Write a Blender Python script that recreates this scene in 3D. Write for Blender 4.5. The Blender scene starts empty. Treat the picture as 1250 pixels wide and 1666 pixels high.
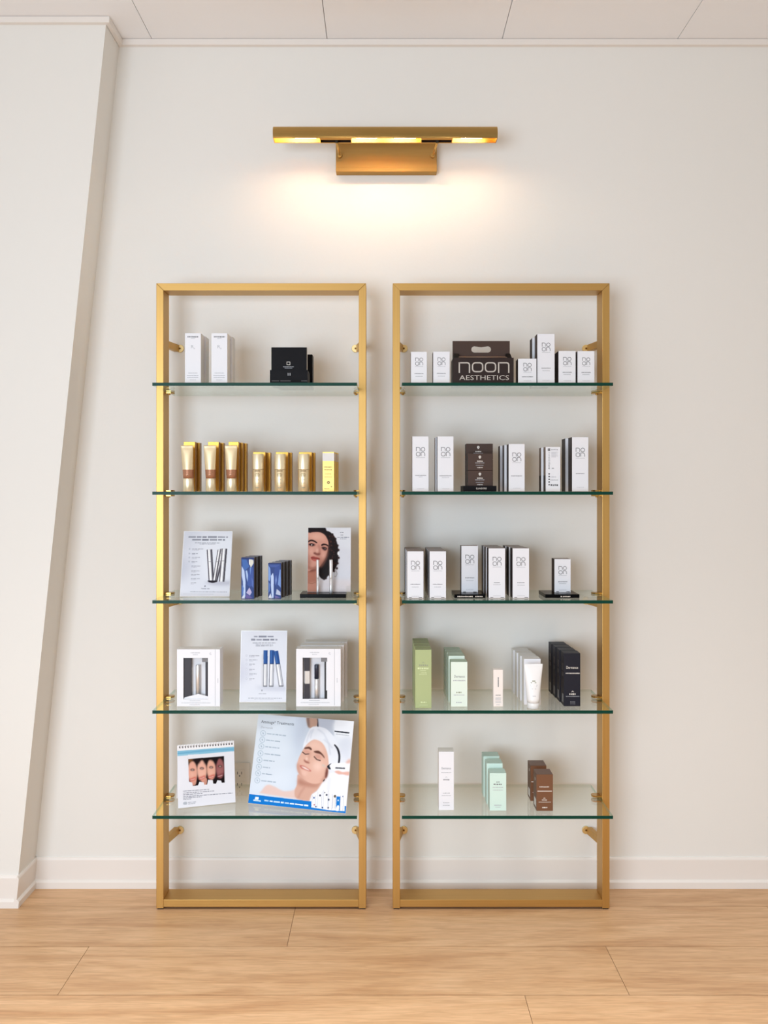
import bpy, bmesh, math, random
import numpy as np
from mathutils import Vector, Matrix, Euler
C = bpy.context.scene.collection
random.seed(4)
PI = math.pi

# ------------------------------------------------------------------ camera
CAMZ, DCAM, FPX = 1.356, 3.1746, 1500.0        # eye height, distance to the back wall, focal length in pixels of a 1250 wide frame
cd = bpy.data.cameras.new('camera'); cam = bpy.data.objects.new('camera', cd); C.objects.link(cam)
cam.location = (0, -DCAM, CAMZ); cam.rotation_euler = (PI/2, 0, 0)
cd.sensor_fit = 'HORIZONTAL'; cd.sensor_width = 36; cd.lens = 36*FPX/1250; cd.shift_y = -31/1250
cd.clip_start = .05
bpy.context.scene.camera = cam
# ------------------------------------------------------------------ light
vs = bpy.context.scene.view_settings
vs.view_transform = 'Standard'; vs.look = 'None'; vs.gamma = 1; vs.use_curve_mapping = False
vs.exposure = 0.04
wd = bpy.data.worlds.new('world'); bpy.context.scene.world = wd; wd.use_nodes = True
wd.node_tree.nodes['Background'].inputs[0].default_value = (1.0, .975, .915, 1)
wd.node_tree.nodes['Background'].inputs[1].default_value = .62
def area(name, loc, rot, sx, sy, power, col):
    l = bpy.data.lights.new(name, 'AREA'); l.shape = 'RECTANGLE'; l.size = sx; l.size_y = sy; l.energy = power; l.color = col
    o = bpy.data.objects.new(name, l); C.objects.link(o); o.location = loc; o.rotation_euler = rot
    return o
area('window_daylight', (-1.5, -4.35, 1.22), (PI/2, 0, -.34), 2.1, 1.9, 38, (.82, .965, 1.12)).data.spread = math.radians(105)
area('overhead_floor_fill', (1.0, -1.7, 2.88), (0, 0, 0), 1.1, .55, 14, (1.0, 1.0, 1.0)).data.spread = math.radians(85)  # pair of unseen overhead fills, added to brighten the floor
area('overhead_floor_fill', (-.8, -1.7, 2.88), (0, 0, 0), 1.1, .55, 14, (1.0, 1.0, 1.0)).data.spread = math.radians(85)

# ------------------------------------------------------------------ helpers
def lin(c):
    c = c/255.0
    return c/12.92 if c <= .04045 else ((c+.055)/1.055)**2.4
def L(rgb): return (lin(rgb[0]), lin(rgb[1]), lin(rgb[2]), 1)
def mat(name, rgb, rough=.5, metal=0.0, spec=.5, bump=None, emit=None):
    m = bpy.data.materials.new(name); m.use_nodes = True
    nt = m.node_tree; b = nt.nodes['Principled BSDF']
    b.inputs['Base Color'].default_value = L(rgb); b.inputs['Roughness'].default_value = rough
    b.inputs['Metallic'].default_value = metal; b.inputs['Specular IOR Level'].default_value = spec
    if emit:
        b.inputs['Emission Color'].default_value = (emit[0], emit[1], emit[2], 1); b.inputs['Emission Strength'].default_value = emit[3]
    tc = nt.nodes.new('ShaderNodeTexCoord'); n = nt.nodes.new('ShaderNodeTexNoise')
    nt.links.new(tc.outputs['Object'], n.inputs['Vector'])
    if bump:
        n.inputs['Scale'].default_value = bump[0]; n.inputs['Detail'].default_value = 3
        bp = nt.nodes.new('ShaderNodeBump'); bp.inputs['Strength'].default_value = bump[1]; bp.inputs['Distance'].default_value = .002
        nt.links.new(n.outputs['Fac'], bp.inputs['Height']); nt.links.new(bp.outputs['Normal'], b.inputs['Normal'])
    else:
        n.inputs['Scale'].default_value = 60
        mr = nt.nodes.new('ShaderNodeMapRange'); mr.inputs['To Min'].default_value = max(rough-.04, .02); mr.inputs['To Max'].default_value = rough+.04
        nt.links.new(n.outputs['Fac'], mr.inputs['Value']); nt.links.new(mr.outputs['Result'], b.inputs['Roughness'])
    return m
def brushed(name, rgb, rough, stretch, amount=.10):
    m = bpy.data.materials.new(name); m.use_nodes = True
    nt = m.node_tree; b = nt.nodes['Principled BSDF']; b.inputs['Metallic'].default_value = 1
    b.inputs['Roughness'].default_value = rough
    tc = nt.nodes.new('ShaderNodeTexCoord'); mp = nt.nodes.new('ShaderNodeMapping'); mp.inputs['Scale'].default_value = stretch
    n = nt.nodes.new('ShaderNodeTexNoise'); n.inputs['Scale'].default_value = 1; n.inputs['Detail'].default_value = 4
    nt.links.new(tc.outputs['Object'], mp.inputs['Vector']); nt.links.new(mp.outputs['Vector'], n.inputs['Vector'])
    mx = nt.nodes.new('ShaderNodeMix'); mx.data_type = 'RGBA'
    a = L(rgb); mx.inputs['A'].default_value = tuple(v*(1-amount) for v in a[:3])+(1,); mx.inputs['B'].default_value = tuple(min(1, v*(1+amount)) for v in a[:3])+(1,)
    nt.links.new(n.outputs['Fac'], mx.inputs['Factor']); nt.links.new(mx.outputs['Result'], b.inputs['Base Color'])
    bp = nt.nodes.new('ShaderNodeBump'); bp.inputs['Strength'].default_value = .12; bp.inputs['Distance'].default_value = .0006
    nt.links.new(n.outputs['Fac'], bp.inputs['Height']); nt.links.new(bp.outputs['Normal'], b.inputs['Normal'])
    return m
M = {}
M['wall'] = mat('wall_paint', (231, 229, 224), .85, bump=(90, .12), spec=.2)
M['ceil'] = mat('ceiling_tile', (244, 245, 247), .9, bump=(160, .08), spec=.1)
M['trimw'] = mat('white_trim_paint', (232, 226, 220), .45)
M['gap'] = mat('shadow_gap', (110, 100, 92), .9)
M['brass_v'] = brushed('brushed_brass', (198, 158, 94), .46, (260, 260, 3))
M['brass_h'] = brushed('brushed_brass_rail', (198, 158, 94), .46, (3, 260, 260))
M['brass_lamp'] = brushed('aged_brass', (212, 174, 106), .45, (5, 40, 90), .13)
M['brass_pale'] = mat('pale_brass', (232, 208, 150), .35, .8)
M['brass_in'] = mat('lamp_inner_brass', (238, 186, 100), .4, .6)
M['brass_plate'] = brushed('aged_brass_plate', (188, 152, 92), .75, (5, 40, 90), .12)
M['dark'] = mat('black_rubber', (24, 22, 22), .6)
M['paper'] = mat('white_card', (231, 232, 237), .55, spec=.3)
M['paper2'] = mat('soft_white_card', (226, 224, 221), .55, spec=.3)
M['white_pl'] = mat('white_plastic', (238, 238, 238), .3)
M['white_gl'] = mat('outlet_plastic', (222, 217, 209), .5)
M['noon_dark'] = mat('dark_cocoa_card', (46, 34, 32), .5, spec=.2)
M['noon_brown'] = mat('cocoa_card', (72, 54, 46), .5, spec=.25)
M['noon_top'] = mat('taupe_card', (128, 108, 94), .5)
M['noon_lid'] = mat('cocoa_lid_inside', (120, 98, 84), .5)
M['black'] = mat('black_card', (13, 11, 15), .5, spec=.12)
M['blackgl'] = mat('black_acrylic', (9, 9, 10), .2, spec=.06)
M['navy'] = mat('ink_navy_card', (32, 32, 42), .5, spec=.2)
M['greyside'] = mat('charcoal_card', (62, 54, 54), .35)
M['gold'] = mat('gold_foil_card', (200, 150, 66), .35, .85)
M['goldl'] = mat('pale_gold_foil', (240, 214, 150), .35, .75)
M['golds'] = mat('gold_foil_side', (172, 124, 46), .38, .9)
M['goldtube'] = mat('champagne_gold', (242, 222, 182), .36, .75)
M['goldcap'] = mat('gold_cap', (250, 236, 202), .36, .7)
M['bronze'] = mat('bronze_band', (176, 122, 92), .35, .4)
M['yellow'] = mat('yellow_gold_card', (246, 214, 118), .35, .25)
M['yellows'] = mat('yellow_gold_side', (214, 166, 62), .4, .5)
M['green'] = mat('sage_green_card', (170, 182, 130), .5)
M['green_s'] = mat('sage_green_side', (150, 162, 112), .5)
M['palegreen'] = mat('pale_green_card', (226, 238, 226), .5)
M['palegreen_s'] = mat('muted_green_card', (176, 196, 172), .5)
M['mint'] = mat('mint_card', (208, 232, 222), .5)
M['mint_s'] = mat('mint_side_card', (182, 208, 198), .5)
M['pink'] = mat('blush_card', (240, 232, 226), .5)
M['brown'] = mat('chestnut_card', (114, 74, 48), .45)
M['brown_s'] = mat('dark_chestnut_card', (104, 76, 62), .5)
M['ink'] = mat('grey_ink', (120, 120, 124), .6)
M['inkd'] = mat('dark_ink', (62, 62, 66), .6)
M['inkl'] = mat('light_grey_ink', (176, 178, 184), .6)
M['inkw'] = mat('white_ink', (226, 220, 212), .5)
M['inks'] = mat('silver_ink', (196, 188, 180), .35, .3)
M['inkg'] = mat('muted_print', (148, 152, 130), .6)
M['inkp'] = mat('pale_green_ink', (214, 224, 176), .6)
M['inkb'] = mat('brown_print', (120, 92, 50), .5)
M['silver'] = mat('polished_silver', (235, 235, 236), .36, .6)
M['cream_gl'] = mat('cream_white_gloss', (240, 236, 226), .2)
M['charpl'] = mat('charcoal_plastic', (56, 52, 58), .4, spec=.25)
M['navypl'] = mat('navy_plastic', (34, 40, 58), .3)
M['screw'] = mat('screw_head', (120, 84, 40), .4, .8)
M['bulb'] = mat('lit_bulb', (255, 236, 200), .3, emit=(1.0, .86, .64, 62))
# clear shelf glass: thin-walled faces plus the deep green cut edge
def glassmat(name, tint, refl=1.0):
    m = bpy.data.materials.new(name); m.use_nodes = True; nt = m.node_tree
    for n in list(nt.nodes): nt.nodes.remove(n)
    o = nt.nodes.new('ShaderNodeOutputMaterial'); t = nt.nodes.new('ShaderNodeBsdfTransparent'); t.inputs[0].default_value = tint
    g = nt.nodes.new('ShaderNodeBsdfGlossy'); g.inputs['Roughness'].default_value = .015; g.inputs[0].default_value = (.95, .98, .96, 1)
    f = nt.nodes.new('ShaderNodeLayerWeight'); f.inputs['Blend'].default_value = .5
    mx = nt.nodes.new('ShaderNodeMixShader')
    p = nt.nodes.new('ShaderNodeMath'); p.operation = 'POWER'; p.inputs[1].default_value = 5     # Schlick reflectance, same from both sides
    k = nt.nodes.new('ShaderNodeMath'); k.operation = 'MULTIPLY_ADD'; k.inputs[1].default_value = .92*refl; k.inputs[2].default_value = .04*refl
    nt.links.new(f.outputs['Facing'], p.inputs[0]); nt.links.new(p.outputs[0], k.inputs[0]); nt.links.new(k.outputs[0], mx.inputs[0])
    nt.links.new(t.outputs[0], mx.inputs[1]); nt.links.new(g.outputs[0], mx.inputs[2]); nt.links.new(mx.outputs[0], o.inputs[0])
    return m
M['glass'] = glassmat('clear_shelf_glass', (.952, .972, .957, 1))
M['acrylic'] = glassmat('clear_acrylic', (.95, .96, .96, 1), .8)
M['glass_edge'] = mat('green_glass_edge', (6, 60, 48), .35, spec=.15)
def colattr_mat(name, rough):
    m = bpy.data.materials.new(name); m.use_nodes = True; nt = m.node_tree; b = nt.nodes['Principled BSDF']
    a = nt.nodes.new('ShaderNodeVertexColor'); a.layer_name = 'Col'; nt.links.new(a.outputs[0], b.inputs['Base Color'])
    b.inputs['Roughness'].default_value = rough; b.inputs['Specular IOR Level'].default_value = .08
    return m
M['print'] = colattr_mat('printed_sheet', .35)
M['printmat'] = colattr_mat('printed_card', .5)

class MB:
    """collects faces with materials; build() links them as one mesh object"""
    def __init__(s): s.v = []; s.f = []; s.m = []; s.mats = []; s.smooth = []
    def mi(s, m):
        if m not in s.mats: s.mats.append(m)
        return s.mats.index(m)
    def add(s, verts, faces, m, smooth=False):
        n = len(s.v); s.v += [tuple(v) for v in verts]; k = s.mi(m)
        for f in faces: s.f.append([n+i for i in f]); s.m.append(k); s.smooth.append(smooth)
    def box(s, x0, x1, y0, y1, z0, z1, m, mt=None, ms=None, mback=None, mb=None):
        """m front, mt top, ms sides"""
        mt = mt or m; ms = ms or m; mback = mback or m; mb = mb or mt
        p = [(x0,y0,z0),(x1,y0,z0),(x1,y1,z0),(x0,y1,z0),(x0,y0,z1),(x1,y0,z1),(x1,y1,z1),(x0,y1,z1)]
        fs = [((0,1,5,4),m),((2,3,7,6),mback),((1,2,6,5),ms),((3,0,4,7),ms),((4,5,6,7),mt),((3,2,1,0),mb)]
        n = len(s.v); s.v += p
        for f, mm in fs: s.f.append([n+i for i in f]); s.m.append(s.mi(mm)); s.smooth.append(False)
    def loft(s, rings, m, cap0=True, cap1=True, smooth=True):
        n = len(s.v); k = len(rings[0])
        for r in rings: s.v += [tuple(p) for p in r]
        mi = s.mi(m)
        for j in range(len(rings)-1):
            for i in range(k):
                a = n+j*k+i; b = n+j*k+(i+1) % k
                s.f.append([a, b, b+k, a+k]); s.m.append(mi); s.smooth.append(smooth)
        if cap0: s.f.append([n+i for i in reversed(range(k))]); s.m.append(mi); s.smooth.append(False)
        if cap1: s.f.append([n+(len(rings)-1)*k+i for i in range(k)]); s.m.append(mi); s.smooth.append(False)
    def lathe(s, prof, m, cx=0, cy=0, n=28, axis='z'):
        rings = []
        for r, z in prof:
            ring = []
            for i in range(n):
                a = 2*PI*i/n
                if axis == 'z': ring.append((cx+r*math.cos(a), cy+r*math.sin(a), z))
                elif axis == 'y': ring.append((cx+r*math.cos(a), z, cy-r*math.sin(a)))
                else: ring.append((z, cx+r*math.cos(a), cy+r*math.sin(a)))
            rings.append(ring)
        s.loft(rings, m)
    def rod(s, a, b, r, m, n=14):
        a = Vector(a); b = Vector(b); d = (b-a).normalized(); u = d.orthogonal().normalized(); w = d.cross(u)
        s.loft([[tuple(p+r*(math.cos(2*PI*i/n)*u+math.sin(2*PI*i/n)*w)) for i in range(n)] for p in (a, b)], m)
    # flat print on the plane y = Y, facing -y
    def q2(s, pts, Y, m): s.add([(x, Y, z) for x, z in pts], [list(range(len(pts)))], m)
    def rect(s, x0, x1, z0, z1, Y, m): s.q2([(x0,z0),(x1,z0),(x1,z1),(x0,z1)], Y, m)
    def ribbon(s, pts, w, Y, m, closed=False):
        n = len(pts); P = [Vector(p) for p in pts]; Ls = []; Rs = []
        for i in range(n):
            a = P[i-1] if (i > 0 or closed) else P[i]; b = P[(i+1) % n] if (i < n-1 or closed) else P[i]
            d = (b-a)
            d = d.normalized() if d.length > 1e-9 else Vector((1, 0)); nn = Vector((-d.y, d.x))*w/2
            Ls.append(P[i]+nn); Rs.append(P[i]-nn)
        for i in range(n if closed else n-1):
            j = (i+1) % n; s.q2([Rs[i], Rs[j], Ls[j], Ls[i]], Y, m)
    def text(s, string, x, z, h, Y, m, align='c', width=None, shear=0):
        vv, ff, w = text_geo(string)
        if not ff: return
        kz = h; kx = h if width is None else width/w
        ox = {'c': x-w*kx/2, 'l': x, 'r': x-w*kx}[align]
        s.add([(ox+a*kx+shear*b*kz, Y, z+b*kz) for a, b in vv], ff, m)
    def build(s, name, parent=None, bevel=0, loc=None):
        me = bpy.data.meshes.new(name); me.from_pydata(s.v, [], s.f)
        for k in s.mats: me.materials.append(M[k] if isinstance(k, str) else k)
        me.polygons.foreach_set('material_index', s.m); me.polygons.foreach_set('use_smooth', s.smooth); me.update()
        o = bpy.data.objects.new(name, me); C.objects.link(o)
        if parent: o.parent = parent
        if loc: o.location = loc
        if bevel:
            b = o.modifiers.new('bevel', 'BEVEL'); b.width = bevel; b.segments = 2; b.limit_method = 'ANGLE'; b.angle_limit = .7
        return o
_tc = {}
def text_geo(string):
    """outline of a word in the built-in font as flat faces, cap height 1"""
    if string in _tc: return _tc[string]
    cu = bpy.data.curves.new('t', 'FONT'); cu.body = string; cu.size = 1; cu.resolution_u = 2
    o = bpy.data.objects.new('t', cu); C.objects.link(o)
    dg = bpy.context.evaluated_depsgraph_get(); me = bpy.data.meshes.new_from_object(o.evaluated_get(dg))
    vv = [(v.co.x, v.co.y) for v in me.vertices]; ff = [list(p.vertices) for p in me.polygons]
    bpy.data.objects.remove(o); bpy.data.curves.remove(cu); bpy.data.meshes.remove(me)
    if vv:
        x0 = min(v[0] for v in vv); x1 = max(v[0] for v in vv)
        k = 1/.72; vv = [((a-x0)*k, b*k) for a, b in vv]; w = (x1-x0)*k
    else: w = 1
    _tc[string] = (vv, ff, w); return _tc[string]
def tag(o, label=None, cat=None, group=None, kind=None):
    if label: o['label'] = label
    if cat: o['category'] = cat
    if group: o['group'] = group
    if kind: o['kind'] = kind
    return o
def empty(name, loc, rot=(0, 0, 0)):
    o = bpy.data.objects.new(name, None); C.objects.link(o); o.location = loc; o.rotation_euler = rot; o.empty_display_size = .05
    return o
def dup(root, loc, rotz=None, label=None, group=None):
    r = root.copy(); C.objects.link(r); r.location = loc
    if rotz is not None: r.rotation_euler = (r.rotation_euler[0], r.rotation_euler[1], rotz)
    if label: r['label'] = label
    if group: r['group'] = group
    for ch in list(root.children):
        c = ch.copy(); C.objects.link(c); c.parent = r
        for g in list(ch.children):
            d = g.copy(); C.objects.link(d); d.parent = c
    return r
def wx(px, s): return (px-625)*.002/s
def wz(py, s): return CAMZ-(py-802)*.002/s
def wy(s): return 3.0/s-DCAM                    # depth of a plane seen at scale s
GAPZ = .0004
SH = {1: 1.6975, 2: 1.3607, 3: 1.0244, 4: .684, 5: .3585}    # top of each glass shelf

# ------------------------------------------------------------------ a small painter for the printed pictures
class Paint:
    def __init__(s, W, H, quad, bg):
        s.W, s.H = W, H; s.a = np.zeros((H, W, 3)); s.a[:] = np.array(bg, float)
        A = []; B = []
        for (x, y), (u, v) in zip(quad, [(0, 0), (W, 0), (W, H), (0, H)]):
            A.append([x, y, 1, 0, 0, 0, -u*x, -u*y]); B.append(u); A.append([0, 0, 0, x, y, 1, -v*x, -v*y]); B.append(v)
        h = np.linalg.solve(np.array(A, float), np.array(B, float)); s.h = np.append(h, 1).reshape(3, 3)
    def t(s, p):
        q = s.h @ np.array([p[0], p[1], 1.0]); return (q[0]/q[2], q[1]/q[2])
    def _mask(s, P, blur):
        P = np.array(P); r = int(3*blur+2)
        x0 = max(int(P[:, 0].min())-r, 0); x1 = min(int(P[:, 0].max())+r+1, s.W); y0 = max(int(P[:, 1].min())-r, 0); y1 = min(int(P[:, 1].max())+r+1, s.H)
        if x1 <= x0 or y1 <= y0: return None
        SS = 2
        xs = np.arange((x1-x0)*SS)/SS+x0+.25; ys = np.arange((y1-y0)*SS)/SS+y0+.25
        X, Y = np.meshgrid(xs, ys); m = np.zeros(X.shape, bool); n = len(P); j = n-1
        for i in range(n):
            xi, yi = P[i]; xj, yj = P[j]
            if yi != yj: m ^= ((yi > Y) != (yj > Y)) & (X < (xj-xi)*(Y-yi)/(yj-yi)+xi)
            j = i
        m = m.astype(float).reshape(y1-y0, SS, x1-x0, SS).mean(axis=(1, 3))
        if blur > 0:
            k = np.exp(-.5*(np.arange(-r, r+1)/max(blur, .3))**2); k /= k.sum()
            pad = np.pad(m, r, mode='edge')
            pad = np.apply_along_axis(lambda v: np.convolve(v, k, 'same'), 0, pad); pad = np.apply_along_axis(lambda v: np.convolve(v, k, 'same'), 1, pad)
            m = pad[r:-r, r:-r]
        return (x0, x1, y0, y1, m)
    def _put(s, P, col, blur, alpha):
        r = s._mask(P, blur)
        if r is None: return
        x0, x1, y0, y1, m = r; m = (m*alpha)[..., None]
        s.a[y0:y1, x0:x1] = s.a[y0:y1, x0:x1]*(1-m)+np.array(col, float)*m
    def poly(s, pts, col, blur=0, alpha=1, smooth=True):
        P = [s.t(p) for p in pts]
        if smooth:
            Q = []; n = len(P)
            for i in range(n):
                p0, p1, p2, p3 = [np.array(P[(i+k) % n]) for k in (-1, 0, 1, 2)]
                for t in (0, .25, .5, .75):
                    Q.append(.5*((2*p1)+(-p0+p2)*t+(2*p0-5*p1+4*p2-p3)*t*t+(-p0+3*p1-3*p2+p3)*t**3))
            P = Q
        s._put(P, col, blur, alpha)
    def line(s, pts, w, col, blur=0, alpha=1):
        P = [np.array(p, float) for p in pts]; Lf = []; Rt = []
        for i in range(len(P)):
            d = P[min(i+1, len(P)-1)]-P[max(i-1, 0)]; d = d/(np.hypot(*d)+1e-9); n = np.array([-d[1], d[0]])*w/2
            Lf.append(P[i]+n); Rt.append(P[i]-n)
        s.poly([tuple(p) for p in Lf+Rt[::-1]], col, blur, alpha, smooth=False)
    def ell(s, cx, cy, rx, ry, col, blur=0, alpha=1, rot=0):
        c, n = math.cos(rot), math.sin(rot)
        s.poly([(cx+rx*math.cos(a)*c-ry*math.sin(a)*n, cy+rx*math.cos(a)*n+ry*math.sin(a)*c) for a in [2*PI*i/20 for i in range(20)]], col, blur, alpha, False)
    def greek(s, x, y, length, h, col, alpha=.8, slope=0, seed=0):
        """a row of unreadably small words"""
        rg = random.Random(seed+int(x)+int(y)*7); p = 0
        while p < length:
            w = min(rg.uniform(1.6, 5)*h, length-p)
            s.line([(x+p, y+slope*p), (x+p+w, y+slope*(p+w))], h*rg.uniform(.75, 1), col, .25, alpha*rg.uniform(.7, 1)); p += w+h*.55
    def mesh(s, name, w, h, parent, Y=-.0004, m='print', z0=0, x0=None):
        """grid w x h standing on z0, facing -y; one vertex per painted cell"""
        W, H = s.W, s.H
        if x0 is None: x0 = -w/2
        X = x0+np.linspace(0, w, W); Z = z0+h-np.linspace(0, h, H)
        gx, gz = np.meshgrid(X, Z); co = np.zeros((H*W, 3)); co[:, 0] = gx.ravel(); co[:, 1] = Y; co[:, 2] = gz.ravel()
        i = np.arange((H-1)*(W-1)); r = i//(W-1); c = i % (W-1); a = r*W+c
        F = np.stack([a+W, a+W+1, a+1, a], 1)
        me = bpy.data.meshes.new(name); me.vertices.add(H*W); me.vertices.foreach_set('co', co.ravel())
        me.loops.add(F.size); me.loops.foreach_set('vertex_index', F.ravel()); me.polygons.add(len(F)); me.polygons.foreach_set('loop_start', np.arange(len(F))*4)
        me.update(calc_edges=True)
        at = me.color_attributes.new('Col', 'FLOAT_COLOR', 'POINT')
        v = np.clip(s.a/255*.965, 0, 1); v = np.where(v <= .04045, v/12.92, ((v+.055)/1.055)**2.4).reshape(-1, 3)
        at.data.foreach_set('color', np.concatenate([v, np.ones((len(v), 1))], 1).ravel().astype(np.float32))
        me.materials.append(M[m]); o = bpy.data.objects.new(name, me); C.objects.link(o); o.parent = parent
        return o

# ------------------------------------------------------------------ the room
CEIL = 2.914
def st(o, label=None): tag(o, label, None, None, 'structure'); return o
b = MB(); b.box(-3.5, 3.6, 0, .12, 0, CEIL+.1, 'wall'); st(b.build('wall_back'))
# canted boxing on the left: its edge leans from the floor outwards to the ceiling
def lx(z): return -1.2104+.103*z
YB = -.15
b = MB()
zt = CEIL
b.add([(-3.5, YB, 0), (lx(0), YB, 0), (lx(zt), YB, zt), (-3.5, YB, zt), (lx(0), 0, 0), (lx(zt), 0, zt), (-3.5, 0, 0), (-3.5, 0, zt)],
      [(0, 1, 2, 3), (1, 4, 5, 2), (0, 3, 7, 6), (3, 2, 5, 7), (6, 4, 1, 0)], 'wall')
st(b.build('wall_left'))
# floor planks, one island per plank
wood = bpy.data.materials.new('oak_plank'); wood.use_nodes = True
nt = wood.node_tree; bs = nt.nodes['Principled BSDF']; bs.inputs['Roughness'].default_value = .42; bs.inputs['Specular IOR Level'].default_value = .35
tc = nt.nodes.new('ShaderNodeTexCoord'); ge = nt.nodes.new('ShaderNodeNewGeometry')
of = nt.nodes.new('ShaderNodeVectorMath'); of.operation = 'SCALE'; of.inputs[0].default_value = (7, 13, 0)
nt.links.new(ge.outputs['Random Per Island'], of.inputs['Scale'])
ad = nt.nodes.new('ShaderNodeVectorMath'); nt.links.new(tc.outputs['Object'], ad.inputs[0]); nt.links.new(of.outputs[0], ad.inputs[1])
def noise(scale, stretch, detail, dist=0):
    mp = nt.nodes.new('ShaderNodeMapping'); mp.inputs['Scale'].default_value = stretch; nt.links.new(ad.outputs[0], mp.inputs['Vector'])
    n = nt.nodes.new('ShaderNodeTexNoise'); n.inputs['Scale'].default_value = scale; n.inputs['Detail'].default_value = detail; n.inputs['Distortion'].default_value = dist
    nt.links.new(mp.outputs[0], n.inputs['Vector']); return n
n1 = noise(2.6, (.6, 4.2, 1), 6, 1.6); n2 = noise(7, (1.0, 15, 1), 8, 1.2); n3 = noise(26, (1, 20, 1), 4)
def ramp(src, pts):
    r = nt.nodes.new('ShaderNodeValToRGB'); e = r.color_ramp.elements
    e[0].position, e[0].color = pts[0][0], L(pts[0][1]); e[1].position, e[1].color = pts[-1][0], L(pts[-1][1])
    for p, c in pts[1:-1]: x = e.new(p); x.color = L(c)
    nt.links.new(src, r.inputs[0]); return r
r1 = ramp(n1.outputs['Fac'], [(.3, (196, 152, 110)), (.5, (211, 170, 128)), (.7, (221, 182, 141))])
r2 = ramp(n2.outputs['Fac'], [(.36, (205, 196, 186)), (.6, (255, 255, 255))])
r3 = ramp(n3.outputs['Fac'], [(.38, (228, 222, 214)), (.58, (255, 255, 255))])
def mul(a, c, f):
    m = nt.nodes.new('ShaderNodeMix'); m.data_type = 'RGBA'; m.blend_type = 'MULTIPLY'; m.inputs['Factor'].default_value = f
    nt.links.new(a, m.inputs['A']); nt.links.new(c, m.inputs['B']); return m.outputs['Result']
c1 = mul(r1.outputs[0], r2.outputs[0], .42); c2 = mul(c1, r3.outputs[0], .3)
hs = nt.nodes.new('ShaderNodeHueSaturation'); mr = nt.nodes.new('ShaderNodeMapRange'); mr.inputs['To Min'].default_value = .96; mr.inputs['To Max'].default_value = 1.04
nt.links.new(ge.outputs['Random Per Island'], mr.inputs['Value']); nt.links.new(mr.outputs[0], hs.inputs['Value']); nt.links.new(c2, hs.inputs['Color'])
nt.links.new(hs.outputs[0], bs.inputs['Base Color'])
bp = nt.nodes.new('ShaderNodeBump'); bp.inputs['Strength'].default_value = .06; nt.links.new(n3.outputs['Fac'], bp.inputs['Height']); nt.links.new(bp.outputs[0], bs.inputs['Normal'])
M['wood'] = wood
M['seam'] = mat('plank_seam', (120, 84, 56), .8)
b = MB(); PWd = .267; y1 = .149
offs = [.2, -.29, -.882, .38, -.55, -.1, .5, -.7, .25, -.35, .6]
b.box(-3.5, 3.6, -6.2, .149, -.03, -.0025, 'seam')
for r in range(24):
    ya = .1160-r*PWd; yb = ya-PWd
    x = offs[r % len(offs)]-1.545*4
    while x < 3.6:
        xa = max(x, -3.5); xb = min(x+1.545, 3.6)
        if xb-xa > .01:
            g = .0007; b.box(xa+g, xb-g, yb+.0015, ya-.0015, -.002, 0, 'wood')
        x += 1.545
st(b.build('floor'))
# ceiling boards with thin open joints
b = MB(); b.box(-3.5, 3.6, -6.2, .1, CEIL+.012, CEIL+.05, 'gap')
xs = [-.797+.6015*k for k in range(-5, 9)]
for i in range(len(xs)-1):
    for (ya, yb) in ((-1.22, -.0045), (-2.44, -1.224), (-3.66, -2.444), (-4.88, -3.664), (-6.1, -4.884)):
        b.box(xs[i]+.0011, xs[i+1]-.0011, ya, yb, CEIL, CEIL+.011, 'ceil')
st(b.build('ceiling'))
# white edge strip round the top of the walls
def profile(path, prof, name, m):
    """sweep (out, z) profile along a mitred path of (x, y) points; out is to the right of travel"""
    b = MB(); n = len(path); P = [Vector(p[:2]) for p in path]; rings = []
    for i in range(n):
        a = (P[i]-P[i-1]).normalized() if i else None; c = (P[i+1]-P[i]).normalized() if i < n-1 else None
        if a is None: a = c
        if c is None: c = a
        na = Vector((a.y, -a.x)); nc = Vector((c.y, -c.x)); mtr = (na+nc); mtr = mtr/(mtr.dot(na))
        rings.append([(P[i].x+mtr.x*o+path[i][2]*z, P[i].y+mtr.y*o, z) for o, z in prof])
    b.loft(rings, m, smooth=False); return b.build(name)
zc = CEIL-.0015
pt = [(-3.4, YB, 0), (lx(CEIL-.01), YB, 0), (lx(CEIL-.01), 0, 0), (3.5, 0, 0)]
st(profile(pt, [(0, zc-.021), (.013, zc-.019), (.014, zc), (0, zc)], 'trim_1', 'trimw'))
bprof = [(0, 0), (.0165, 0), (.0165, .021), (.012, .0265), (.0085, .028), (.0085, .095), (.0065, .1), (.0035, .1035), (0, .1035)]
c0 = lx(0)
st(profile([(-3.4, YB, 0), (c0, YB, .103), ], bprof, 'baseboard_left', 'trimw'))
st(profile([(c0, YB-.0165, .103), (c0, -.0, .103)], [(0, 0), (.0165, 0), (.0165, .021), (.012, .0265), (.0085, .028), (.0085, .095), (.0065, .1), (.0035, .1035), (0, .1035)], 'baseboard_side', 'trimw'))
st(profile([(c0, 0, .103), (3.5, 0, 0)], bprof, 'baseboard_back', 'trimw'))
# power outlet
e = empty('wall_outlet', ((390.5-625)*.0021164, 0, .372)); tag(e, 'cream duplex power outlet on the wall behind the calendar and the big poster', 'outlet')
b = MB(); b.box(-.035, .035, -.006, -.0002, -.057, .057, 'white_gl'); b.build('cover_plate', e, .002)
for dz in (.0195, -.0195):
    b = MB(); b.box(-.0165, .0165, -.0075, -.0055, dz-.014, dz+.014, 'white_gl')
    for dx in (-.007, .007): b.rect(dx-.0014, dx+.0014, dz-.002, dz+.007, -.0077, 'ink')
    b.q2([(.0028*math.cos(a), dz-.0075+.0028*math.sin(a)) for a in [PI*2*i/10 for i in range(10)]], -.0077, 'ink')
    b.build('socket', e)

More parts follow.
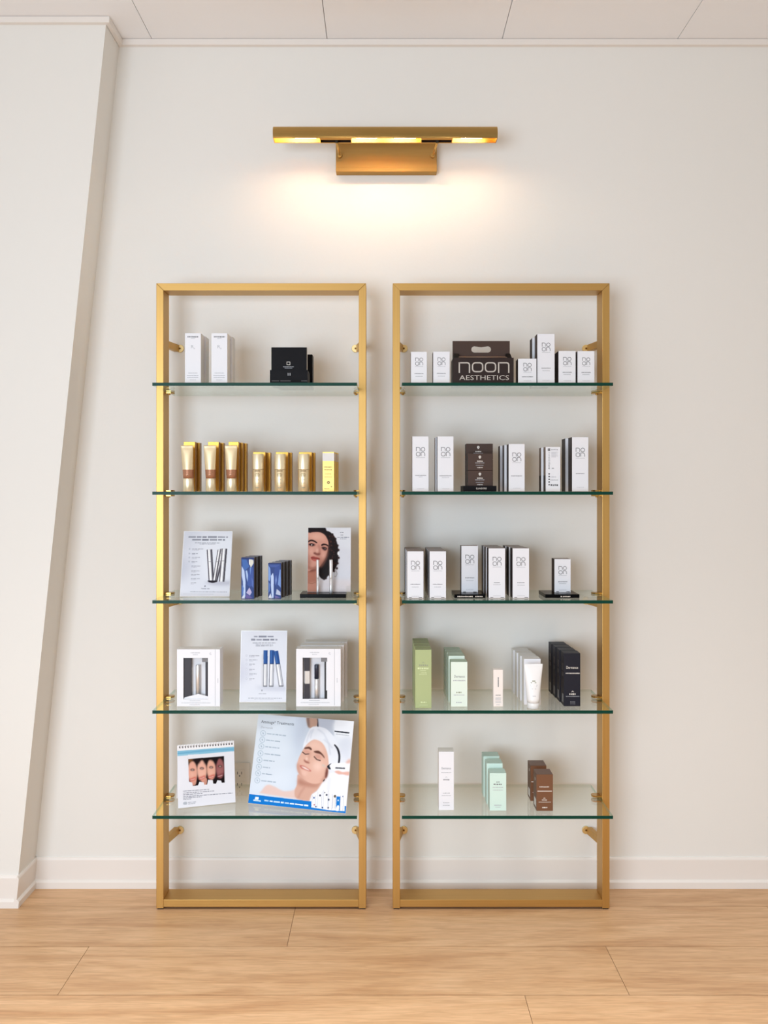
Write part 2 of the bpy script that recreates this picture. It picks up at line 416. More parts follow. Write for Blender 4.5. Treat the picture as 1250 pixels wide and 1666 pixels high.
# ------------------------------------------------------------------ brass wall lamp
LZ, LY, LR = 2.534, -.137, .027
e = empty('wall_lamp', (.004, 0, 2.46)); tag(e, 'long brass picture light with four lit bulbs above the shelving', 'wall lamp')
ox, oz = .004, 2.46
b = MB(); b.box(-.168, .176, -.0355, -.0003, -.011, .108, 'brass_plate')
b.box(-.168, .176, -.0385, -.0355, -.011, .002, 'brass_plate')
b.build('backplate', e, .0015)
def arc_shell(x0, x1, half, r0, r1, m0, m1=None):
    """tube about the x axis, open downwards over +-half"""
    b = MB(); n = 40; a0 = -PI/2+half; a1 = 1.5*PI-half
    pr = [(r0*math.cos(a0+(a1-a0)*i/n), r0*math.sin(a0+(a1-a0)*i/n)) for i in range(n+1)]
    pi_ = [(r1*math.cos(a0+(a1-a0)*i/n), r1*math.sin(a0+(a1-a0)*i/n)) for i in range(n+1)]
    for i in range(n):
        b.add([(x0,)+pr[i], (x1,)+pr[i], (x1,)+pr[i+1], (x0,)+pr[i+1]], [(0, 1, 2, 3)], m0, True)
        b.add([(x0,)+pi_[i], (x1,)+pi_[i], (x1,)+pi_[i+1], (x0,)+pi_[i+1]], [(3, 2, 1, 0)], m1 or m0, True)
        for x, fl in ((x0, 0), (x1, 1)): b.add([(x,)+pr[i], (x,)+pi_[i], (x,)+pi_[i+1], (x,)+pr[i+1]], [(0, 1, 2, 3)], m0)
    for i in (0, n): b.add([(x0,)+pr[i], (x1,)+pr[i], (x1,)+pi_[i], (x0,)+pi_[i]], [(0, 1, 2, 3)], m0)
    return b
HX = .3675
b = arc_shell(-HX, HX, math.radians(50), LR, LR-.0016, 'brass_lamp', 'brass_in')
for sx in (-1, 1):                                      # end discs cut off flat at the opening
    n = 30; hf = math.radians(50); a0 = -PI/2+hf; a1 = 1.5*PI-hf
    ring = [((LR-.001)*math.cos(a0+(a1-a0)*i/n), (LR-.001)*math.sin(a0+(a1-a0)*i/n)) for i in range(n+1)]
    for dx in (0, -.0015): b.add([(sx*(HX+dx),)+p for p in ring], [list(range(n+1))], 'brass_lamp')
sh = b.build('lamp_shade', e, loc=(0, LY, LZ-oz))
wld = sh.modifiers.new('w', 'WELD'); wld.merge_threshold = .00005
for cx in (-.1625, .1695):
    b = arc_shell(cx-.052, cx+.052, math.radians(36), LR-.0018, LR-.004, 'brass_lamp', 'noon_brown')
    for sx in (-1, 1):
        ring = [((LR-.002)*math.cos(2*PI*i/24), (LR-.002)*math.sin(2*PI*i/24)) for i in range(24)]
        ring = [(y, max(z, -(LR-.002)*math.cos(math.radians(36)))) for y, z in ring]
        b.add([(cx+sx*.051,)+p for p in ring], [list(range(24))], 'brass_in')
    b.box(cx-.004+.002, cx+.006, -.004, .004, -LR*.9, -LR*.5, 'dark')
    b.build('shade_bridge', e, loc=(0, LY, LZ-oz))
for sx, cx in ((-1, -.1625), (1, .1695)):
    b = MB(); b.rod((cx+.002, LY, LZ-oz-LR*.85), (cx-sx*.008, -.036, .042), .0036, 'brass_lamp')
    b.lathe([(.0055, -.047), (.0075, -.044), (.0075, -.036)], 'brass_lamp', cx-sx*.008, .042, 16, 'y')
    b.build('lamp_arm', e)
for cx in (-.262, -.062, .064, .286):
    b = MB()
    b.lathe([(.002, cx-.047), (.007, cx-.044), (.009, cx-.034), (.009, cx+.034), (.007, cx+.044), (.002, cx+.047)], 'bulb', 0, 0, 16, 'x')
    b.build('light_bulb', e, loc=(0, LY, LZ-oz))

# ------------------------------------------------------------------ the two brass and glass shelving units
FY0, FY1 = -.1746, -.0966
def etagere(xa, xb, xg0, xg1, label, arms):
    W = .0237
    e = empty('shelving_unit', ((xa+xb)/2, (FY0+FY1)/2, 0)); tag(e, label, 'shelf', 'brass and glass shelving units')
    ex, ey = (xa+xb)/2, (FY0+FY1)/2
    loc = (-ex, -ey, 0)
    ztop = 2.0385
    def mit(pts, m, name):          # a rail with mitred ends: pts is the front outline
        b = MB(); n = len(pts)
        b.add([(x, FY0, z) for x, z in pts], [list(range(n))], m); b.add([(x, FY1, z) for x, z in pts], [list(reversed(range(n)))], m)
        for i in range(n):
            j = (i+1) % n; b.add([(pts[i][0], FY0, pts[i][1]), (pts[i][0], FY1, pts[i][1]), (pts[j][0], FY1, pts[j][1]), (pts[j][0], FY0, pts[j][1])], [(0, 1, 2, 3)], m)
        o = b.build(name, e, .0009, loc); w = o.modifiers.new('w', 'WELD'); w.merge_threshold = .00005
        o.modifiers.move(1, 0); return o
    mit([(xa, .004), (xa+W, .004), (xa+W, ztop-W), (xa, ztop)], 'brass_v', 'post')
    mit([(xb-W, .004), (xb, .004), (xb, ztop), (xb-W, ztop-W)], 'brass_v', 'post')
    mit([(xa+W+.0003, ztop-W), (xb-W-.0003, ztop-W), (xb-.0003, ztop), (xa+.0003, ztop)], 'brass_h', 'top_rail')
    mit([(xa+W, .0085), (xb-W, .0085), (xb-W, .0325), (xa+W, .0325)], 'brass_h', 'bottom_rail')
    for x in (xa, xb-W):
        for y in (FY0+.004, FY1-.022):
            b = MB(); b.box(x+.003, x+W-.003, y, y+.018, 0, .0042, 'dark'); b.build('foot', e, loc=loc)
    gy0, gy1 = wy(1.0525), wy(.9505)
    for k, z in SH.items():
        z -= GAPZ; b = MB()
        b.add([(xg0, gy0, z), (xg1, gy0, z), (xg1, gy1, z), (xg0, gy1, z)], [(0, 1, 2, 3)], 'glass')
        b.add([(xg0, gy0, z-.01), (xg1, gy0, z-.01), (xg1, gy1, z-.01), (xg0, gy1, z-.01)], [(3, 2, 1, 0)], 'glass')
        b.add([(xg0, gy0, z-.01), (xg1, gy0, z-.01), (xg1, gy0, z), (xg0, gy0, z)], [(0, 1, 2, 3)], 'glass_edge')
        b.add([(xg1, gy0, z-.01), (xg1, gy1, z-.01), (xg1, gy1, z), (xg1, gy0, z)], [(0, 1, 2, 3)], 'glass_side')
        b.add([(xg0, gy0, z-.01), (xg0, gy1, z-.01), (xg0, gy1, z), (xg0, gy0, z)], [(3, 2, 1, 0)], 'glass_side')
        b.add([(xg0, gy1, z-.01), (xg1, gy1, z-.01), (xg1, gy1, z), (xg0, gy1, z)], [(3, 2, 1, 0)], 'glass_back')
        b.build('glass_shelf', e, loc=loc)
        for sx, x in ((1, xa+W), (-1, xb-W)):
            b = MB(); yc = -.139; q_ = .018 if (sx > 0) == (xa > 0) else .028
            for z0, z1 in ((z+.0004, z+.0054), (z-.0154, z-.0104)):
                pts = [(x, yc-.016), (x+sx*(q_-.009), yc-.016), (x+sx*(q_-.003), yc-.012), (x+sx*q_, yc-.005), (x+sx*q_, yc+.005), (x+sx*(q_-.003), yc+.012), (x+sx*(q_-.009), yc+.016), (x, yc+.016)]
                if sx < 0: pts = pts[::-1]
                b.loft([[(p[0], p[1], zz) for p in pts] for zz in (z0, z1)], 'brass_clip', smooth=False)
            b.lathe([(.003, z-.0195), (.0045, z-.0185), (.0045, z-.0155)], 'brass_clip', x+sx*.010, yc, 12)
            b.build('shelf_clip', e, .0006, loc)
    for (side, z) in arms:
        sgn = 1 if side == 'l' else -1
        xp = xa+W/2 if side == 'l' else xb-W/2
        xw = xp+sgn*.016
        h = .0115; a = MB(); t = .009
        ring = lambda x, y: [(x-t, y, z-h), (x+t, y, z-h), (x+t, y, z+h), (x-t, y, z+h)]
        a.loft([ring(xp, FY1-.001), ring(xw, -.014), ring(xw, -.006)], 'brass_v', smooth=False)
        o = a.build('wall_bracket', e, .0008, loc)
        d = MB(); xd = xw+sgn*.0115
        d.lathe([(.0125, -.0065), (.0135, -.0055), (.0135, -.0004)], 'brass_pale', xd, z, 24, 'y'); d.lathe([(.0028, -.0078), (.0036, -.0064)], 'screw', xd, z, 12, 'y')
        d.build('mounting_disc', o)
    return e
M['brass_clip'] = mat('polished_brass', (190, 150, 82), .22, 1)
M['glass_side'] = glassmat('green_tinted_glass_end', (.5, .7, .62, 1), .6)
M['glass_back'] = glassmat('green_tinted_glass_back_edge', (.82, .88, .85, 1), .3)
ARMS = [(s_, z) for z in (1.8525, .9855, .1965) for s_ in ('l', 'r')]
etagere(-.7415, -.0585, -.7165, -.0835, 'left one of the two tall brass shelving units, posters on its lower shelves', ARMS)
etagere(.0285, .7345, .0555, .7085, 'right one of the two tall brass shelving units, mostly white cartons on its shelves', ARMS)

# ------------------------------------------------------------------ cartons
class Face:
    """print helper: coordinates in photograph pixels from the top left of a carton's front"""
    def __init__(s, b, w, h, d, k): s.b, s.w, s.h, s.Y, s.k = b, w, h, -d/2-.0003, k
    def X(s, x): return -s.w/2+x*s.k
    def Z(s, y): return s.h-y*s.k
    def rect(s, x0, x1, y0, y1, m): s.b.rect(s.X(x0), s.X(x1), s.Z(y1), s.Z(y0), s.Y, m)
    def text(s, t, x, y, h, m, width=None, align='c', shear=0): s.b.text(t, s.X(x), s.Z(y), h*s.k, s.Y, m, align, None if width is None else width*s.k, shear)
    def greek(s, cx, y, length, h, m, seed=1, align='c'):
        rg = random.Random(seed); x = cx-length/2 if align == 'c' else cx; e = x+length
        while x < e-.3:
            w = min(rg.uniform(.5, 1.1)*h, e-x); s.rect(x, x+w, y-h/2*rg.uniform(.7, 1), y+h/2*rg.uniform(.7, 1), m); x += w+h*.32
    def ring(s, cx, cy, r, w, m, a0=0, a1=2*PI, n=18):
        s.b.ribbon([(s.X(cx+r*math.cos(a0+(a1-a0)*i/n)), s.Z(cy+r*math.sin(a0+(a1-a0)*i/n))) for i in range(n+1)], w*s.k, s.Y, m)
    def path(s, pts, w, m, closed=False): s.b.ribbon([(s.X(x), s.Z(y)) for x, y in pts], w*s.k, s.Y, m, closed)
    def leg_n(s, x, y, w, h, st, m, r=.45):
        """rounded letter n in the box (x, y, w, h)"""
        R = w*r; pts = [(x, y+h), (x, y)]
        s.path([(x, y+h), (x, y-st/2)], st, m)
        arc = [(x, y), (x+w-R, y)]+[(x+w-R+R*math.sin(t*PI/2/6), y+R-R*math.cos(t*PI/2/6)) for t in range(1, 7)]+[(x+w, y+h)]
        s.path(arc, st, m)
    def let_o(s, x, y, w, h, st, m, r=.42):
        R = w*r; pts = []
        for cx, cy, a in ((x+w-R, y+R, -PI/2), (x+w-R, y+h-R, 0), (x+R, y+h-R, PI/2), (x+R, y+R, PI)):
            for t in range(6): pts.append((cx+R*math.cos(a+t*PI/10), cy+R*math.sin(a+t*PI/10)))
        s.path(pts, st, m, True)
    def logo4(s, cx, y, size, m='ink'):
        c = size*.44; g = size*.06; x = cx-c-g; st = max(.5, size*.07)
        s.leg_n(x, y, c, c, st, m); s.let_o(x+c+2*g, y, c, c, st, m, .5); s.let_o(x, y+c+2*g, c, c, st, m, .38); s.leg_n(x+c+2*g, y+c+2*g, c, c, st, m, .5)
        s.greek(cx, y+size*1.18, size*1.05, size*.07, 'inkl', int(size*7))
def carton(name, label, cat, group, x0, x1, ytop, s, shelf, depth, mats, draw=None, zbase=None, rot=0, bevel=.0006, h=None):
    k = .002/s; w = (x1-x0)*k; z0 = SH[shelf] if zbase is None else zbase
    if h is None: h = wz(ytop, s)-z0
    f, t, sd = mats
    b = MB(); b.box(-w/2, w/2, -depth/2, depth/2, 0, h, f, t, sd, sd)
    # tuck seam under the lid
    b.add([(-w/2+.001, -depth/2+.0012, h+.0002), (w/2-.001, -depth/2+.0012, h+.0002), (w/2-.001, -depth/2+.0018, h+.0002), (-w/2+.001, -depth/2+.0018, h+.0002)], [(0, 1, 2, 3)], 'inkl' if t not in ('black', 'navy', 'noon_top', 'brown_s', 'noon_brown') else 'dark')
    if draw: draw(Face(b, w, h, depth, k))
    o = b.build(name, None, bevel); o.location = (wx((x0+x1)/2, s), wy(s)+depth/2, z0); o.rotation_euler = (0, 0, rot)
    tag(o, label, cat, group); o['_d'] = depth
    return o
def row(o, labels, pitch, dx=0, dz=None, group=None):
    """more cartons of the same kind standing behind o"""
    out = []
    for i, lb in enumerate(labels):
        c = dup(o, (o.location.x+dx*(i+1), o.location.y+pitch*(i+1), o.location.z), label=lb, group=group or o.get('group')); out.append(c)
    return out
ORD = ['second', 'third', 'fourth', 'fifth']
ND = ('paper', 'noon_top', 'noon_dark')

# --- left unit, top shelf
def d_rx(f):
    f.greek(13.2, 6, 18, 2.4, 'ink', 3); f.greek(13.2, 8.6, 7, .9, 'inkl', 5)
    f.text('R', 12.2, 24.5, 5.5, 'inkl'); f.text('x', 15.4, 26, 3.2, 'inkl')
    f.greek(13, 65, 15, 1.2, 'inkl', 8); f.greek(13, 69, 19, 1.6, 'inkl', 9); f.greek(13, 72, 18, 1.6, 'inkl', 10); f.greek(13, 76, 10, 1, 'inkl', 11)
WC = ('paper', 'paper2', 'paper2')
def side_squares(b, w, d, h, side, m, rows_):
    X = side*(w/2+.0003)
    for z0, z1 in rows_:
        pts = [(X, -d*.28, z0*h), (X, d*.3, z0*h), (X, d*.3, z1*h), (X, -d*.28, z1*h)]
        b.add(pts if side > 0 else pts[::-1], [(0, 1, 2, 3)], m)
g = 'tall white cartons on the top left shelf'
a = carton('cosmetic_carton', 'plain white carton nearest the left post on the top left shelf, front of its pair', 'box', g, 301, 327, 542, 1.035, 1, .05, WC, d_rx)
row(a, ['tall white carton standing behind the leftmost white carton on the top left shelf'], .062, .004)
a = carton('cosmetic_carton', 'tall white carton beside the leftmost pair on the top left shelf, front of its row', 'box', g, 344, 370, 542, 1.035, 1, .05, WC, d_rx)
row(a, ['tall white carton standing behind the second white front carton on the top left shelf'], .062, .006)
# black boxes in a black tray
def d_blk(f):
    f.path([(25.5, 24), (30.5, 24), (30.5, 28.5), (25.5, 28.5)], .9, 'inkw', True); f.greek(28, 31.8, 17, 1.2, 'inkl', 2); f.greek(28, 34, 12, 1, 'inkl', 3)
z = SH[1]; s = 1.03
e = empty('display_tray', (wx(470, s), wy(s)+.05, z)); tag(e, 'low black display tray holding black boxes on the top left shelf', 'display tray')
k = .002/s; w = 61.5*k; hl = (wz(602, s)-z)
b = MB(); b.box(-w/2, w/2, -.05, -.048, 0, hl, 'black'); b.box(-w/2, w/2, .045, .047, 0, hl, 'black')
for sx in (-1, 1): b.box(sx*w/2-(.002 if sx > 0 else 0), sx*w/2+(.002 if sx < 0 else 0), -.048, .045, 0, hl, 'black')
b.box(-w/2, w/2, -.048, .045, 0, .002, 'black')
b.rect(-.003, -.001, hl*.62, hl*.8, -.0504, 'inkl'); b.rect(.003, .005, hl*.62, hl*.8, -.0504, 'inkl')
for i, (x0, x1) in enumerate(((3, 15), (17, 34), (51, 61))): b.rect(-w/2+x0*k, -w/2+x1*k, hl*.25, hl*.28, -.0504, 'ink')
b.build('tray', e)
a = carton('black_box', 'square black box with a small white emblem, in the black tray', 'box', 'black boxes on the top left shelf', 441.5, 499.5, 565, 1.027, 1, .022, ('black', 'paper2', 'paper2'), d_blk, zbase=z+.0022)
c = carton('black_box', 'black box leaning out at the right behind the black tray', 'box', 'black boxes on the top left shelf', 452, 508, 576, .998, 1, .05, ('black', 'black', 'black'), None, zbase=z)
c.location.y = wy(1.03)+.1+.027

# --- left unit, second shelf: gold tubes, bottles and cartons
def tube(name, label, group, xl, xr, ytop, ysh, xsl, xsr, s, shelf, mb_, mc, band=None, prints=None, capw=1.0, capr=0):
    """squeeze tube standing on its cap: crimped flat top, round shoulder"""
    k = .002/s; z0 = SH[shelf]; H = wz(ytop, s)-z0; zs = wz(ysh, s)-z0; R = (xsr-xsl)*k/2; Wt = (xr-xl)*k/2
    xc = (xsl+xsr)/2
    e = empty(name, (wx(xc, s), wy(s)+R, z0)); tag(e, label, 'tube', group)
    n = 32; sk = ((xl+xr)/2-xc)*k
    def ring(z, m=None):
        t = max(0, min(1, (z-zs)/(H-.004-zs))); a = R+(Wt-R)*t; d = R*(1-t)**.75*1.0+.0012
        return [(sk*t+a*math.cos(2*PI*i/n), d*math.sin(2*PI*i/n), z) for i in range(n)]
    b = MB(); zb = [zs, zs+.25*(H-zs)] if band is None else [zs, band]
    if band is not None: b.loft([ring(zs), ring((zs+band)/2), ring(band)], 'bronze', cap1=False); zst = band
    else: zst = zs
    b.loft([ring(zst+(H-.004-zst)*i/10) for i in range(11)]+[ring(H)], mb_, cap0=band is None)
    if prints:
        for (cx, zz, wd_, hh, m) in prints:
            b.add([(cx-wd_/2, -1, zz-hh/2), (cx+wd_/2, -1, zz-hh/2), (cx+wd_/2, -1, zz+hh/2), (cx-wd_/2, -1, zz+hh/2)], [(0, 1, 2, 3)], m)
            for q in range(4):
                x, y, z = b.v[-4+q]; t = max(0, min(1, (z-zs)/(H-.004-zs))); aa = R+(Wt-R)*t; dd = R*(1-t)**.75+.0012
                b.v[-4+q] = (x, -dd*math.sqrt(max(0, 1-((x-sk*t)/aa)**2))-.0006, z)
    b.build('tube_body', e)
    b = MB(); rc = R*capw
    b.lathe([(rc*.93, 0), (rc, .001), (rc, zs-.0015), (rc*.98, zs-.0005), (rc*.9, zs)], mc, n=32); b.build('cap', e)
    return e
def d_gold(f): f.greek(10, 12, 10, 1.2, 'golds', 4); f.greek(10, 40, 8, 1, 'golds', 2)
GC = ('goldl', 'goldl', 'golds')
tp = [(0, .064, .012, .0012, 'inkb'), (0, .060, .015, .0012, 'inkb'), (0, .055, .009, .001, 'inkb'), (0, .050, .004, .003, 'inkb')]
spec = [((292.5, 312.5), (297, 312), 'leftmost', (299, 317.5), 2, .034), ((330, 350.5), (334, 348), 'middle', (338.5, 356), 1, .044), ((364.5, 385), (368, 382), 'rightmost', (372, 388.5), 3, .034)]
for (xl, xr), (a0, a1), wh, (b0, b1), nb, pitch in spec:
    tube('cream_tube', '%s of the three gold squeeze tubes with a bronze band, standing on its cap' % wh, 'gold squeeze tubes', xl, xr, 724, 778, a0-.5, a1+1.5, 1.045, 2, 'goldtube', 'goldcap', band=wz(764, 1.045)-SH[2], prints=tp)
    g = 'gold cartons behind the gold tubes'
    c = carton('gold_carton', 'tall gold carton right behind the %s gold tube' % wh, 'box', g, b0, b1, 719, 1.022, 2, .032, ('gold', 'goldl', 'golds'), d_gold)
    names = ['second gold carton behind the %s gold tube' % wh, 'last gold carton in the row behind the %s gold tube' % wh]
    row(c, names[:(nb-1 if nb > 1 else 1)], pitch+.006, .0065)
def bottle(label, x0, x1, ytop, s, shelf):
    k = .002/s; z0 = SH[shelf]; R = (x1-x0)*k/2; H = wz(ytop, s)-z0; zs = H-26*k
    e = empty('pump_bottle', (wx((x0+x1)/2, s), wy(s)+R, z0)); tag(e, label, 'bottle', 'gold bottles on the second left shelf')
    b = MB(); b.lathe([(R*.9, 0), (R, .0015), (R, zs-.0008), (R*.97, zs)], 'goldtube', n=36)
    def band(zc, hh, ww, m):
        n = 6; a = ww/R/2
        for i in range(n):
            t0 = -a+2*a*i/n; t1 = -a+2*a*(i+1)/n; r = R+.0004
            b.add([(r*math.sin(t0), -r*math.cos(t0), zc-hh/2), (r*math.sin(t1), -r*math.cos(t1), zc-hh/2), (r*math.sin(t1), -r*math.cos(t1), zc+hh/2), (r*math.sin(t0), -r*math.cos(t0), zc+hh/2)], [(0, 1, 2, 3)], m)
    for zc, hh, ww, m in ((.066, .0022, .018, 'inkb'), (.056, .0014, .012, 'inkb'), (.052, .0014, .016, 'inkb'), (.048, .0014, .014, 'inkb'), (.036, .001, .01, 'inkg'), (.026, .001, .012, 'inkg'), (.012, .001, .01, 'inkg')):
        band(min(zc, zs-.004), hh, ww, m)
    b.build('bottle_body', e)
    b = MB(); b.lathe([(R, zs+.0008), (R*1.01, zs+.002), (R*1.01, H-.002), (R*.96, H-.0003), (R*.6, H)], 'goldcap', n=36); b.build('cap', e)
    b = MB(); b.lathe([(R*.95, zs-.0004), (R*.95, zs+.0012)], 'inkb', n=30); b.build('collar_ring', e)
    return e
for (x0, x1), (b0, b1), wh, nb in (((409.5, 428), (412, 432), 'leftmost', 2), ((446, 464), (449, 469), 'middle', 2), ((484, 503), (486.5, 507.5), 'rightmost', 2)):
    bottle('%s of the three gold cylinder bottles on the second left shelf' % wh, x0, x1, 738, 1.045, 2)
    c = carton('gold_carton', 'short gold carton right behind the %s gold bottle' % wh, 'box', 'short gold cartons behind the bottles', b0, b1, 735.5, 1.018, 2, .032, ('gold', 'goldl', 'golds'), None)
    row(c, ['rear short gold carton in the row behind the %s gold bottle' % wh], .04, .011 if wh == 'leftmost' else .0075)
def d_yel(f):
    f.rect(0, 19, 2.2, 15, 'paper2'); f.greek(9, 25, 13, 1.6, 'inkb', 1); f.greek(9, 29.5, 12, 1.8, 'inkb', 2); f.greek(9, 36, 10, 1, 'inkb', 3); f.greek(9, 41, 13, .9, 'inkb', 4)
    f.ring(9.6, 50, 1.6, 1.5, 'inkb'); f.rect(13.5, 15.5, 56, 57.5, 'inkb'); f.greek(7, 60, 9, 1, 'inkb', 5)
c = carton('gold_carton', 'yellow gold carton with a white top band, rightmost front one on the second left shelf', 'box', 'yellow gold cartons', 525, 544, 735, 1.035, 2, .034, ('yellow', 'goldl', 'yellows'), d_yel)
row(c, ['yellow gold carton second in the row at the right end of the second left shelf', 'yellow gold carton at the back of the row at the right end'], .044, .004)

# --- left unit, third shelf
def sign(name, label, base_c, w, h, lean, rotz, P, parts=True, group=None, sheet='printed_sheet'):
    e = empty(name, base_c, (-lean, 0, rotz)); tag(e, label, 'sign', group)
    b = MB(); b.box(-w/2, w/2, 0, .003, 0, h, 'acrylic_w')
    b.build('acrylic_panel', e, .0005)
    P.mesh(sheet, w-.003, h-.003, e, z0=.0015)
    # clear foot folded back under the panel
    b = MB(); b.add([(-w/2, .0032, .0006), (w/2, .0032, .0006), (w/2, .06*math.cos(lean), .0006+.06*math.sin(lean)), (-w/2, .06*math.cos(lean), .0006+.06*math.sin(lean))], [(0, 1, 2, 3)], 'acrylic')
    b.build('foot', e)
    return e
M['acrylic_w'] = mat('white_backed_acrylic', (238, 240, 244), .15)
INK = (120, 124, 138)
# poster A
q = [(178, 132), (1058, 128), (1052, 1382), (146, 1390)]
P = Paint(170, 230, q, (222, 226, 236))
P.poly([(150, 600), (300, 700), (320, 900), (150, 1100)], (196, 200, 214), 14, .8); P.poly([(170, 140), (420, 140), (230, 560), (170, 560)], (204, 208, 220), 14, .6)
P.poly([(500, 300), (1050, 200), (1050, 1050), (600, 1050)], (236, 240, 248), 14, .7)
P.poly([(600, 1110), (1050, 1090), (1050, 1160), (760, 1170)], (188, 190, 204), 5, .9)
P.greek(262, 240, 720, 34, (110, 114, 128), .85, 0, 1); P.greek(330, 292, 600, 34, (110, 114, 128), .85, 0, 2); P.greek(385, 352, 460, 18, INK, .7, 0, 3); P.greek(470, 374, 290, 14, INK, .6, 0, 3)
for i, (y, l_) in enumerate(((470, 210), (560, 110), (635, 150), (715, 110), (800, 170), (895, 160), (965, 155), (1045, 165), (1128, 100))):
    P.greek(335, y, l_, 17, INK, .65, 0, i); P.greek(335, y+22, l_*.6, 13, INK, .4, 0, i+30)
    if i < 4: P.ell(290, y, 16, 18, (176, 182, 196), .4, .7)
def pen(x0, y0, x1, y1, w, d0, d1):
    dx, dy = x1-x0, y1-y0; l = math.hypot(dx, dy); n = (dy/l, -dx/l)
    def off(o, ww, c, bl=.5): P.line([(x0+n[0]*o, y0+n[1]*o), (x1+n[0]*o, y1+n[1]*o)], ww, c, bl)
    off(0, w, (150, 150, 158)); off(-w*.12, w*.42, (250, 251, 253)); off(w*.38, w*.24, d0); off(-w*.44, w*.2, d1)
    mx_, my = x0+dx*.37, y0+dy*.37; P.line([(mx_-w*.45, my), (mx_+w*.45, my)], 8, (110, 108, 116), .4, .8)
pen(900, 475, 775, 1100, 92, (70, 66, 74), (96, 92, 100)); pen(930, 462, 905, 1100, 96, (62, 58, 66), (110, 106, 114)); pen(655, 480, 715, 1110, 96, (64, 60, 70), (104, 100, 110)); pen(838, 485, 765, 1105, 60, (70, 66, 74), (90, 88, 96))
P.poly([(640, 1085), (800, 1080), (800, 1110), (720, 1125)], (40, 38, 46), .6)
P.poly([(590, 1180), (612, 1180), (606, 1205), (594, 1205)], (110, 114, 130), .5); P.greek(530, 1238, 155, 24, INK, .7); P.greek(330, 1300, 680, 14, INK, .6); P.greek(200, 1345, 560, 10, INK, .35)
s = 1.019; x0 = wx(292.5, s); x1 = wx(373.5, s)
sign('acrylic_sign', 'white sign with silver pens printed on it, left end of the third left shelf', ((x0+x1)/2, wy(s), SH[3]+.0008), x1-x0, .2155, .29, 0, P, group='white product signs on the left unit')
# blue crystal patterned boxes
def blue(label, grp, x0, x1, ytop, s, polys, quad, labels, dxr):
    k = .002/s; z0 = SH[3]; w = (x1-x0)*k; h = wz(ytop, s)-z0; d = .026
    e = empty('crystal_carton', (wx((x0+x1)/2, s), wy(s)+d/2, z0)); tag(e, label, 'box', grp)
    b = MB(); b.box(-w/2, w/2, -d/2, d/2, 0, h, 'bluecard', 'bluecard', 'greyside'); b.build('carton_body', e, .0006)
    P = Paint(60, 150, quad, (54, 74, 132))
    for pts, col in polys: P.poly(pts, col, .7, .95, False)
    P.mesh('printed_front', w-.001, h-.001, e, Y=-d/2-.0004, z0=.0005, m='print')
    for i, lb in enumerate(labels):                      # the ones behind turn a plain dark face
        e2 = empty('crystal_carton', (e.location.x+dxr*(i+1), e.location.y+.036*(i+1), z0)); tag(e2, lb, 'box', grp)
        b = MB(); b.box(-w/2, w/2, -d/2, d/2, 0, h, 'greyside', 'bluecard', 'black'); b.build('carton_body', e2, .0006)
    return e
M['bluecard'] = mat('deep_blue_card', (40, 54, 104), .3)
LT = (196, 214, 246); MDB = (92, 124, 190); DK = (38, 52, 104); WH = (240, 240, 240)
blue('blue crystal patterned carton, taller of the two front ones on the third left shelf', 'blue crystal cartons', 392.5, 413.5, 907, 1.040,
     [([(150, 200), (240, 230), (290, 360), (210, 440), (170, 380)], (70, 108, 176)), ([(290, 205), (370, 240), (372, 300), (320, 380), (290, 300)], (226, 226, 214)), ([(285, 205), (300, 210), (300, 330), (285, 320)], WH),
      ([(150, 350), (200, 440), (220, 640), (215, 920), (180, 950), (170, 640), (150, 540)], LT), ([(220, 440), (250, 430), (285, 600), (260, 660), (235, 560)], (170, 194, 236)),
      ([(280, 420), (365, 360), (370, 700), (300, 740), (250, 700)], (66, 90, 160)), ([(300, 380), (330, 370), (310, 520)], (112, 146, 206)), ([(290, 750), (335, 840), (300, 900), (230, 850)], (196, 186, 220)),
      ([(150, 700), (190, 760), (170, 900), (150, 900)], MDB), ([(230, 870), (350, 940), (280, 955), (220, 950)], (110, 96, 160)), ([(150, 930), (190, 880), (210, 955), (150, 955)], (220, 224, 240)), ([(330, 560), (368, 640), (366, 760), (340, 730)], (88, 112, 182)),
      ([(150, 195), (380, 195), (380, 225), (150, 225)], DK)],
     [(140, 190), (380, 190), (375, 962), (138, 962)], ['dark sided carton right behind the taller blue crystal carton', 'rear dark sided carton behind the taller blue crystal carton'], .0065)
blue('blue crystal patterned carton, shorter of the two front ones on the third left shelf', 'blue crystal cartons', 436.5, 457.5, 916, 1.038,
     [([(645, 300), (880, 300), (830, 380), (680, 370)], (70, 92, 158)), ([(640, 330), (680, 400), (690, 540), (670, 640), (640, 620)], (130, 164, 222)), ([(730, 480), (745, 560), (740, 950), (705, 950), (690, 700), (690, 540)], LT),
      ([(760, 400), (860, 330), (870, 560), (800, 760), (750, 640)], (58, 80, 148)), ([(860, 420), (878, 420), (876, 760), (820, 700), (840, 540)], (124, 156, 214)), ([(790, 520), (805, 620), (780, 720), (770, 620)], (120, 146, 206)),
      ([(800, 780), (870, 840), (870, 900), (780, 880)], (196, 204, 226)), ([(640, 950), (680, 860), (710, 955)], (224, 228, 240)), ([(760, 900), (870, 940), (770, 955)], (120, 110, 170)), ([(640, 640), (680, 700), (670, 820), (640, 860)], (90, 124, 190)),
      ([(645, 298), (885, 298), (885, 320), (645, 320)], DK)],
     [(640, 295), (885, 295), (878, 960), (640, 960)], ['dark sided carton right behind the shorter blue crystal carton', 'third carton in the row of the shorter blue crystal carton', 'rearmost carton in the row of the shorter blue crystal carton'], .0068)
